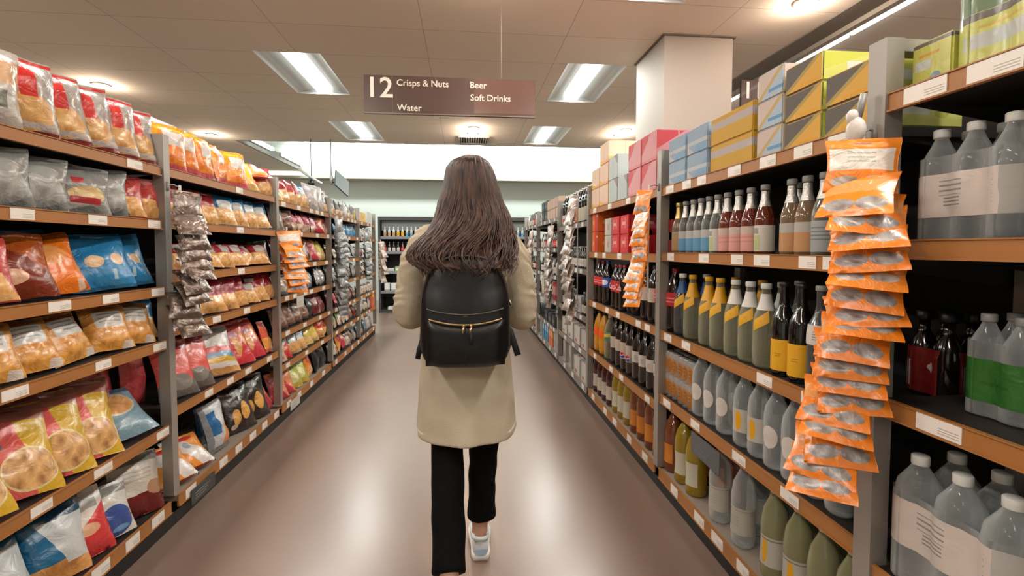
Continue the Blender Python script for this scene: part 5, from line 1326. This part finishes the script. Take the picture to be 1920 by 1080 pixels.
SH = {-1: [((-.130, 1.955, 1.325), .045), ((-.20, 1.94, 1.24), .045), ((-.225, 1.925, 1.03), .038), ((-.19, 2.03, 1.05), .036), ((-.145, 2.145, 1.13), .026), ((-.138, 2.165, 1.15), .024)],
      1: [((.145, 1.955, 1.325), .045), ((.215, 1.94, 1.24), .045), ((.24, 1.925, 1.02), .038), ((.205, 2.03, 1.04), .036), ((.158, 2.145, 1.125), .026), ((.15, 2.165, 1.145), .024)]}
for s_ in (-1, 1):
    chain(body, SH[s_])
    w_ = Vector(SH[s_][-1][0]); up = Vector((0, .35, .94)).normalized(); inn = Vector((-s_, 0, 0))
    pc = w_ + up * .045
    body.ball(pc, (.038, .017, .046), 14, 10, Matrix.Rotation(radians(-20), 3, 'X'))
    # four fingers of unequal length curling in round the strap, thumb from the palm's side
    for k, L_ in enumerate((.070, .078, .073, .058)):
        b0 = pc + up * (.031 - .0205 * k) + inn * (.022) + Vector((0, .004, 0))
        b1 = b0 + inn * L_ * .38 + Vector((0, .010, 0)); b2 = b1 + inn * L_ * .16 + Vector((0, -.022, 0)); b3 = b2 - inn * L_ * .30 + Vector((0, -.010, 0))
        chain(body, [(b0, .0085), (b1, .0080), (b2, .0075), (b3, .0068)], 8, 2)
    t0 = pc - up * .025 + inn * .015 + Vector((0, -.010, 0)); t1 = t0 + inn * .022 + Vector((0, -.018, .012)); t2 = t1 + up * .028 + inn * .004
    chain(body, [(t0, .0115), (t1, .0100), (t2, .0088)], 8, 2)
# legs: the one on the crisps side trails with its heel up, the other is planted
LL = [((-.075, 1.96, .88), .085), ((-.072, 1.93, .68), .070), ((-.068, 1.885, .49), .052), ((-.060, 1.74, .32), .046), ((-.057, 1.60, .185), .034), ((-.056, 1.575, .125), .034)]
RL = [((.075, 1.95, .88), .085), ((.075, 1.965, .68), .075), ((.073, 1.99, .47), .052), ((.068, 2.00, .28), .046), ((.060, 1.975, .12), .034), ((.060, 1.975, .075), .034)]
chain(body, LL); chain(body, RL)
chain(body, [((-.056, 1.575, .11), .032), ((-.056, 1.66, .06), .030), ((-.056, 1.74, .036), .028), ((-.056, 1.79, .034), .020)])
chain(body, [((.060, 1.955, .055), .032), ((.062, 2.04, .05), .034), ((.066, 2.12, .036), .032), ((.066, 2.17, .034), .02)])
bme = remesh(body, .0043, 'body', skin, 2)
P(bme, 'body')
em = plain('eye_white', 'd8d4d0', .2); ei = plain('eye_iris', '3a2418', .2)
for sx in (-1, 1):
    e = MB().ball(hp(sx * .031, .0725, .006), (.0115, .0115, .0075), 12, 8, HR); e.ball(hp(sx * .031, .0825, .006), (.0048, .0022, .0048), 10, 6, HR, mi=1)
    P(e, 'eye', [em, ei])

lp = MB().ball(hp(0, .0925, -.058), (.020, .0045, .0042), 12, 6, HR).ball(hp(0, .0905, -.067), (.017, .0048, .0048), 12, 6, HR)
P(lp, 'lips', plain('lip', 'a4625a', .45))
br_ = MB()
for sx in (-1, 1): br_.tube([hp(sx * .014, .087, .026), hp(sx * .030, .087, .031), hp(sx * .045, .080, .026)], [.002, .0028, .0014], 6)
P(br_, 'eyebrows', plain('brow_brown', '3a261e', .7))

# trousers
tr = MB()
loft(tr, [(0, 1.95, .95, .145, .115), (0, 1.95, .88, .155, .125), (0, 1.95, .78, .15, .125)], 32)
def leg(pts):
    ps = [Vector(p) for p, _ in pts]; tr.tube(ps, [r for _, r in pts], 20)
leg([((-.080, 1.96, .86), .088), ((-.078, 1.94, .70), .078), ((-.072, 1.895, .53), .066), ((-.066, 1.79, .385), .062), ((-.060, 1.68, .265), .060), ((-.056, 1.60, .178), .061)])
leg([((.082, 1.95, .86), .088), ((.080, 1.965, .70), .080), ((.078, 1.985, .52), .066), ((.073, 1.995, .38), .060), ((.070, 1.985, .24), .058), ((.068, 1.98, .155), .060)])
def tpost(co):
    n = noise.noise_vector(Vector((co.x * 9, co.y * 9, co.z * 14 + 4)))
    return co + Vector((n.x, n.y, 0)) * .007
black = plain('trouser_black', '040405', .9, spec=.15, bump=.2, bscale=60)
P(remesh(tr, .007, 'trousers', black, 2, tpost), 'trousers')
# hem fray
# trainers
shoe_blue = plain('shoe_blue', '9fc0d6', .5, bump=.2, bscale=120); shoe_white = plain('shoe_white', 'd8dcde', .45); sole_m = plain('shoe_sole', 'e4e4e0', .5)
def shoe(origin, pitch, name):
    """heel at the origin, toe along +Y"""
    up = MB(); V = []; fs = []
    stations = [(.0, .026, .012, .070), (.012, .033, .0, .082), (.05, .036, .0, .070), (.09, .037, 0, .064), (.13, .042, 0, .060), (.17, .045, 0, .050), (.21, .042, 0, .040), (.245, .028, 0, .030), (.258, .012, 0, .022)]
    n = 16
    for (y, hw, z0, z1) in stations:
        for i in range(n):
            a = 2 * pi * i / n; ca, sa = cos(a), sin(a)
            V.append((hw * math.copysign(abs(ca) ** .7, ca), y, (z0 + z1) / 2 + (z1 - z0) / 2 * math.copysign(abs(sa) ** .8, sa)))
    for j in range(len(stations) - 1):
        for i in range(n):
            a = j * n + i; b = j * n + (i + 1) % n; fs.append((a, b, b + n, a + n))
    fs.append(tuple(range(n - 1, -1, -1))); e = (len(stations) - 1) * n; fs.append(tuple(range(e, e + n)))
    up.add(V, fs, None, True)
    so = MB(); V = []; fs = []
    out = [(.004, .030), (.03, .039), (.07, .038), (.11, .040), (.15, .047), (.19, .049), (.23, .040), (.256, .018)]
    pl = [(hw, y) for y, hw in out] + [(-hw, y) for y, hw in reversed(out)]
    m_ = len(pl)
    for z, k in ((-.012, .97), (.0, 1.03), (.016, 1.03), (.020, .96)):
        for x, y in pl: V.append((x * k, .13 + (y - .13) * (k if k > 1 else .99), z))
    for j in range(3):
        for i in range(m_):
            a = j * m_ + i; b = j * m_ + (i + 1) % m_; fs.append((a, b, b + m_, a + m_))
    fs.append(tuple(range(m_ - 1, -1, -1))); fs.append(tuple(range(3 * m_, 4 * m_)))
    so.add(V, fs, None, True)
    co = MB(); co.tube([(.030 * cos(a), .035 + .042 * sin(a) + (.01 if sin(a) > 0 else 0), .078 + .012 * (sin(a) < 0) * abs(sin(a))) for a in [q * 2 * pi / 24 for q in range(25)]], .0085, 8)
    tab = MB(); tab.add([(-.021, -.0025, .018), (.021, -.0025, .018), (.026, .0005, .045), (.019, .003, .074), (-.019, .003, .074), (-.026, .0005, .045)], [(0, 1, 2, 5), (5, 2, 3, 4)], None, True)
    T = Matrix.Translation(origin) @ Matrix.Rotation(pitch, 4, 'X')
    ob = []
    for mb_, nm, mt in ((up, name, shoe_white), (so, 'sole', sole_m), (co, 'collar', shoe_white), (tab, 'heel_panel', shoe_blue)):
        me = mb_.mesh(nm, mt); me.transform(T); ob.append(me)
    r = P(ob[0], name)
    for me, nm in zip(ob[1:], ('sole', 'collar', 'heel_panel')):
        P(me, nm, None, r); 
    return r
shoe(Vector((.062, 1.915, .013)), 0, 'shoe')
shoe(Vector((-.058, 1.545, .085)), radians(-19), 'shoe')

# coat
ct = MB()
loft(ct, [(.008, 1.955, 1.435, .062, .060), (.008, 1.955, 1.41, .075, .066), (.008, 1.955, 1.385, .125, .078, 2.4), (.008, 1.955, 1.345, .175, .098, 2.6), (.005, 1.955, 1.27, .182, .112, 2.5), (.005, 1.955, 1.15, .175, .125),
          (.005, 1.955, 1.02, .170, .130), (.005, 1.955, .90, .178, .145), (.006, 1.95, .78, .190, .158), (.008, 1.945, .65, .200, .172), (.009, 1.94, .548, .207, .182),
          (.009, 1.94, .545, .195, .170), (.006, 1.945, .70, .178, .145), (.006, 1.955, .90, .150, .11)], 44)
SL = {-1: [((-.140, 1.955, 1.335), .064), ((-.185, 1.945, 1.26), .066), ((-.212, 1.935, 1.15), .063), ((-.224, 1.93, 1.05), .058), ((-.215, 1.965, 1.025), .056), ((-.19, 2.04, 1.055), .050), ((-.155, 2.125, 1.115), .040)],
      1: [((.155, 1.955, 1.335), .064), ((.200, 1.945, 1.26), .066), ((.226, 1.935, 1.14), .063), ((.238, 1.93, 1.03), .058), ((.229, 1.965, 1.01), .056), ((.205, 2.04, 1.04), .050), ((.17, 2.125, 1.105), .040)]}
for s_ in (-1, 1): chain(ct, SL[s_], 16)
def cpost(co):
    c = co.copy()
    f = max(0.0, (1.0 - co.z)) * 1.2
    a = math.atan2(co.y - 1.955, co.x)
    out = Vector((co.x, co.y - 1.955, 0)); out = out.normalized() if out.length > 1e-4 else out
    c += out * (.012 * f * sin(a * 7 + 1.5 * noise.noise(Vector((co.x * 4, co.y * 4, co.z * 2)))))
    n = noise.noise_vector(Vector((co.x * 8, co.y * 8, co.z * 11)))
    c += n * .0065
    if abs(co.x) > .17 and co.z > .95:      # creases round the elbows
        c += out * .0035 * sin(co.z * 75 + co.y * 90 + n.x * 9 + n.y * 6)
    if co.z < .58: c.z += .03 * max(0, abs(co.x) / .2 - .55) ** 1.2
    return c
coat_m = plain('coat_beige', 'b9ac95', .85, noise_amt=.05, nscale=14, bump=.25, bscale=220)
coat = P(remesh(ct, .0068, 'coat', coat_m, 3, cpost), 'coat')
cl = MB(); loft(cl, [(.008, 1.955, 1.375, .098, .082), (.008, 1.952, 1.42, .080, .072), (.008, 1.95, 1.45, .072, .068), (.008, 1.95, 1.445, .066, .062), (.008, 1.955, 1.40, .066, .058)], 32, False, False)
P(cl, 'collar', coat_m, coat)
v = MB(); v.box(.004, .006, 1.80, 1.801, .55, .72)

# hair
LV = [  # z, x left, x right, y back, y front
    (1.672, .012, .050, 1.925, 1.975), (1.664, -.018, .075, 1.89, 2.005), (1.648, -.045, .092, 1.868, 2.025), (1.625, -.064, .106, 1.852, 2.035), (1.595, -.070, .118, 1.842, 2.035), (1.56, -.073, .127, 1.836, 2.015),
    (1.52, -.084, .138, 1.832, 1.995), (1.48, -.096, .149, 1.828, 1.985), (1.44, -.100, .166, 1.820, 1.98), (1.40, -.108, .176, 1.806, 1.97), (1.36, -.132, .182, 1.79, 1.95), (1.325, -.168, .186, 1.768, 1.93), (1.295, -.190, .186, 1.742, 1.90),
    (1.265, -.192, .182, 1.712, 1.86), (1.24, -.165, .178, 1.690, 1.80), (1.225, -.12, .17, 1.682, 1.75)]
def hair_at(phi, z, grow=0.0):
    zr = z; z = min(max(z, LV[-1][0]), LV[0][0])
    for a, b in zip(LV, LV[1:]):
        if b[0] <= z <= a[0]:
            t = (a[0] - z) / max(1e-6, a[0] - b[0]); xl, xr, yb, yf = (a[k] + (b[k] - a[k]) * t for k in range(1, 5)); break
    cx, cy = (xl + xr) / 2, (yb + yf) / 2
    return Vector((cx + ((xr - xl) / 2 + grow) * cos(phi), cy + ((yf - yb) / 2 + grow) * sin(phi), zr))
hm = MB(); n = 120; vs = []; fs = []
zs_ = [1.672 - (1.672 - 1.226) * (j / 60) ** 1.0 for j in range(61)]
for j, z in enumerate(zs_):
    for i in range(n):
        a = 2 * pi * i / n
        wave = (.006 + .020 * max(0, (1.5 - z) / .27)) * noise.noise(Vector((cos(a) * 3.0 + z * 3, sin(a) * 3.0, z * 9 + 3)))
        ridge = .0035 * sin(i * 5.3 + 12 * noise.noise(Vector((0, 0, z * 4 + i * .02))) + z * 9)
        g = (wave + ridge) * min(1, (1.672 - z) * 14) - .008 * min(1, (1.672 - z) * 20)
        p = hair_at(a, z, g); vs.append(p)
for j in range(60):
    for i in range(n):
        a = j * n + i; b = j * n + (i + 1) % n; fs.append((a, a + n, b + n, b))
fs.append(tuple(range(n))); fs.append(tuple(range(60 * n + n - 1, 60 * n - 1, -1)))
hm.add(vs, fs, None, True)
HRn = random.Random(3)
for k in range(620):
    phi0 = radians(HRn.uniform(178, 372)) if k % 5 else radians(HRn.uniform(150, 395))
    zt = 1.668 if k % 3 else HRn.uniform(1.40, 1.64)
    ze = HRn.uniform(1.19, 1.31) if k % 4 else HRn.uniform(1.20, 1.26)
    amp = HRn.uniform(.02, .10); fr = HRn.uniform(14, 24); ph = HRn.uniform(0, 3.0); dr = HRn.uniform(-.12, .03)
    pts = []; rd = []; N_ = 18; r0 = HRn.uniform(.0018, .0055)
    clump = noise.noise(Vector((phi0 * 1.7, 1.3, 0)))
    for q in range(N_ + 1):
        t = q / N_; z = zt + (ze - zt) * t
        low = max(0, (1.50 - z) / .27)
        phi = phi0 + clump * .45 * low - .38 * low * low + (.20 + amp * .5) * low * sin(17 * z + (fr - 19) * .15 + ph * .2 + clump * 6) + dr * t
        g = .004 + .024 * low * sin(fr * 1.2 * z + clump * 9) + .004 * low * sin(fr * 1.6 * z + ph)
        pts.append(hair_at(phi, z, g)); rd.append(r0 * (1 - .85 * max(0, t - .6) / .4) * (1 if t > .05 else .6))
    if k % 4 == 1:
        for q in range(3): pts[-1 - q] += Vector((HRn.uniform(-.012, .012), -.006, -.004)) * (1 - q / 3)
    hm.tube(pts, rd, 5)
# loose strands hanging clear at both sides
for k in range(26):
    s_ = -1 if k % 2 else 1; z0 = HRn.uniform(1.42, 1.55); z1 = z0 - HRn.uniform(.10, .20); b0 = hair_at(pi if s_ < 0 else 0, z0)
    pts = [b0 + Vector((s_ * .018 * sin(pi * t * HRn.uniform(.8, 1.2)) + s_ * .01 * t, -.02 * t, -(z0 - z1) * t)) for t in [q / 8 for q in range(9)]]
    hm.tube(pts, [.0011] * 8 + [.0004], 4)
m, nt, b = new_mat('hair_brown'); Nn = nt.nodes.new
tc = Nn('ShaderNodeTexCoord'); mp = Nn('ShaderNodeMapping'); mp.inputs['Scale'].default_value = (70, 70, 6)
nz = Nn('ShaderNodeTexNoise'); nz.inputs['Scale'].default_value = 1.0; nz.inputs['Detail'].default_value = 4
cr = Nn('ShaderNodeValToRGB'); cr.color_ramp.elements[0].position = .35; cr.color_ramp.elements[0].color = lin('1f120e'); cr.color_ramp.elements[1].position = .72; cr.color_ramp.elements[1].color = lin('5a3c2e')
nt.links.new(tc.outputs['Object'], mp.inputs[0]); nt.links.new(mp.outputs[0], nz.inputs['Vector']); nt.links.new(nz.outputs['Fac'], cr.inputs[0]); nt.links.new(cr.outputs[0], b.inputs['Base Color'])
b.inputs['Roughness'].default_value = .48; b.inputs['Specular IOR Level'].default_value = .4
P(hm, 'hair', m)

# ------------------------------------------------------------------ backpack (worn, a thing of its own)
bp = thing('backpack', 'black satin backpack with a curved gold zip worn on the beige coat', 'bag', (0, 1.76, 0))
def BP(mb_, name, mat, parent=None):
    me = mb_.mesh(name, mat) if isinstance(mb_, MB) else mb_
    me.transform(Matrix.Translation((0, -1.76, 0))); return obj(name, me, parent or bp)
satin = plain('backpack_satin', '030305', .38, bump=.15, bscale=14, spec=.42); web = plain('strap_webbing', '0a0a0b', .7); gold = plain('zip_gold', 'b9a27c', .28, .9); zipm = plain('zip_dark_metal', '5c5650', .35, .7)
cx_ = .003
def outline(t, k=1.0, z0=.868, z1=1.275, hw=.160):
    """point on the pack's outline seen from behind, t 0..1 anticlockwise from bottom middle"""
    a = -pi / 2 + 2 * pi * t; ca, sa = cos(a), sin(a)
    pw = 5.0 if sa < 0 else 2.7
    x = math.copysign(abs(ca) ** (2 / pw), ca); z = math.copysign(abs(sa) ** (2 / pw), sa)
    wz = hw * (1 + .03 * (-z))
    return (cx_ + wz * x * k, (z0 + z1) / 2 + (z1 - z0) / 2 * z * (1 - (1 - k) * .75))
pk = MB(); V = []; fs = []; n = 72
prof_ = [(1.848, .80), (1.846, .93), (1.835, .985), (1.80, 1.0), (1.76, 1.0), (1.725, .985), (1.703, .95), (1.692, .88), (1.685, .70), (1.681, .45), (1.680, .2)]
for y, k in prof_:
    for i in range(n):
        x, z = outline(i / n, k)
        bulge = -.018 * max(0, 1 - ((z - 1.0) / .16) ** 2) if y < 1.72 else 0
        V.append((x, y + bulge + (.012 * (z - 1.07) / .2 if y < 1.8 else 0), z))
for j in range(len(prof_) - 1):
    for i in range(n):
        a = j * n + i; b_ = j * n + (i + 1) % n; fs.append((a, b_, b_ + n, a + n))
fs.append(tuple(range(n - 1, -1, -1))); e = (len(prof_) - 1) * n; fs.append(tuple(range(e, e + n)))
pk.add([tuple(v_) for v_ in V], fs, None, True)
me = pk.mesh('main_bag', satin); bm = bmesh.new(); bm.from_mesh(me); bmesh.ops.recalc_face_normals(bm, faces=bm.faces); bm.to_mesh(me); bm.free()
BP(me, 'main_bag', satin)
def back_y(x, z):
    r2 = ((x - cx_) / .16) ** 2; rz = abs((z - 1.07) / .205)
    b0 = 1.681 + .012 * (z - 1.07) / .2 - .018 * max(0, 1 - ((z - 1.0) / .16) ** 2)
    return b0 + .012 * r2 ** 2 + .010 * rz ** 6
def sag(x, zc, d): return zc - d * (1 - ((x - cx_) / .135) ** 2)
# front pocket, a raised panel below the lower zip
pc_ = MB(); V = []; fs = []; nx, nz_ = 28, 14
for j in range(nz_ + 1):
    for i in range(nx + 1):
        u = i / nx; x = cx_ + (-.140 + .280 * u); zt = sag(x, 1.048, .022); z = .885 + (zt - .885) * j / nz_
        e_ = min(1, min(u, 1 - u) * 9) ** .5 * min(1, min(j, nz_ - j) / nz_ * 8 + .02) ** .5
        V.append((x, back_y(x, z) + .004 - .018 * e_ + .002 * noise.noise(Vector((x * 25, z * 25, 0))), z))
for j in range(nz_):
    for i in range(nx): a = j * (nx + 1) + i; fs.append((a, a + 1, a + nx + 2, a + nx + 1))
pc_.add(V, fs, None, True); BP(pc_, 'front_pocket', satin)
for nm, zc, d, r_, hw, mt in (('upper_zip', 1.088, .020, .0028, .134, zipm), ('lower_zip', 1.054, .022, .0034, .128, gold)):
    z_ = MB(); z_.tube([(cx_ + hw * (q / 14 - 1), back_y(cx_ + hw * (q / 14 - 1), 1.06) - .007 - .004 * (1 - (q / 14 - 1) ** 2), sag(cx_ + hw * (q / 14 - 1), zc, d)) for q in range(29)], r_, 6)
    zo = BP(z_, nm, mt)
    if nm == 'lower_zip':
        for xx, L_ in ((-.004, .02), (.022, .022)):
            pl = MB(); y_ = back_y(xx, 1.03) - .016; pl.ball((xx, y_, 1.030), (.007, .006, .008), 10, 8)
            pl.tube([(xx, y_ - .002, 1.026), (xx - .004, y_ - .004, 1.026 - L_)], .0045, 8)
            BP(pl, 'zip_pull', gold, zo)
        pl = MB(); pl.tube([(.022, back_y(.022, 1.0) - .020, 1.008), (.023, back_y(.022, .97) - .022, .965)], .005, 8); BP(pl, 'leather_tab', web, zo)
sm_ = MB(); sm_.tube([(.004, back_y(.004, z) - .0165, z) for z in [.89 + q * .013 for q in range(11)]], .0018, 5); BP(sm_, 'pocket_seam', web)
lg = MB().box(-.006, .010, back_y(0, 1.07) - .004, back_y(0, 1.07), 1.0595, 1.0635); BP(lg, 'small_nameplate', zipm)
pp = MB(); pp.tube([(lambda xz: (xz[0], 1.712, xz[1]))(outline(q / 80, .985)) for q in range(81)], .0032, 6); BP(pp, 'piping', plain('piping_grey', '4c4a48', .3, .3))
hd = MB(); hd.tube([(cx_ - .03, 1.80, 1.262), (cx_ - .028, 1.79, 1.30), (cx_, 1.785, 1.315), (cx_ + .028, 1.79, 1.30), (cx_ + .03, 1.80, 1.262)], .007, 8); BP(hd, 'handle', web)
for s_ in (-1, 1):
    st_ = MB(); X_ = cx_ + s_ * .085
    pth = [(X_, 1.845, 1.24), (X_ + s_ * .005, 1.835, 1.33), (X_ + s_ * .012, 1.865, 1.395), (X_ + s_ * .02, 1.95, 1.418), (X_ + s_ * .025, 2.04, 1.37), (X_ + s_ * .03, 2.085, 1.28), (X_ + s_ * .045, 2.098, 1.16), (X_ + s_ * .065, 2.075, 1.05), (X_ + s_ * .082, 2.00, .96), (X_ + s_ * .078, 1.90, .915), (X_ + s_ * .065, 1.845, .90)]
    st_.tube(pth, .022, 10, flat=((0, 1, .35), .32)); BP(st_, 'shoulder_strap', web)
tl = MB(); tl.tube([(.160, 1.80, 1.00), (.172, 1.785, .985), (.186, 1.775, .94), (.200, 1.77, .895)], .012, 8, flat=((0, 1, 0), .25)); BP(tl, 'loose_strap_end', web)
tl = MB(); tl.tube([(-.158, 1.80, .96), (-.170, 1.79, .92), (-.176, 1.79, .885)], .010, 8, flat=((0, 1, 0), .3)); BP(tl, 'loose_strap_end', web)
bk = MB(); bk.tube([(.166, 1.775, 1.105), (.174, 1.775, 1.085)], .0045, 8).tube([(.170, 1.77, 1.10), (.178, 1.77, 1.075)], .003, 6); BP(bk, 'buckle', plain('buckle_silver', 'a8a4a0', .25, .9))
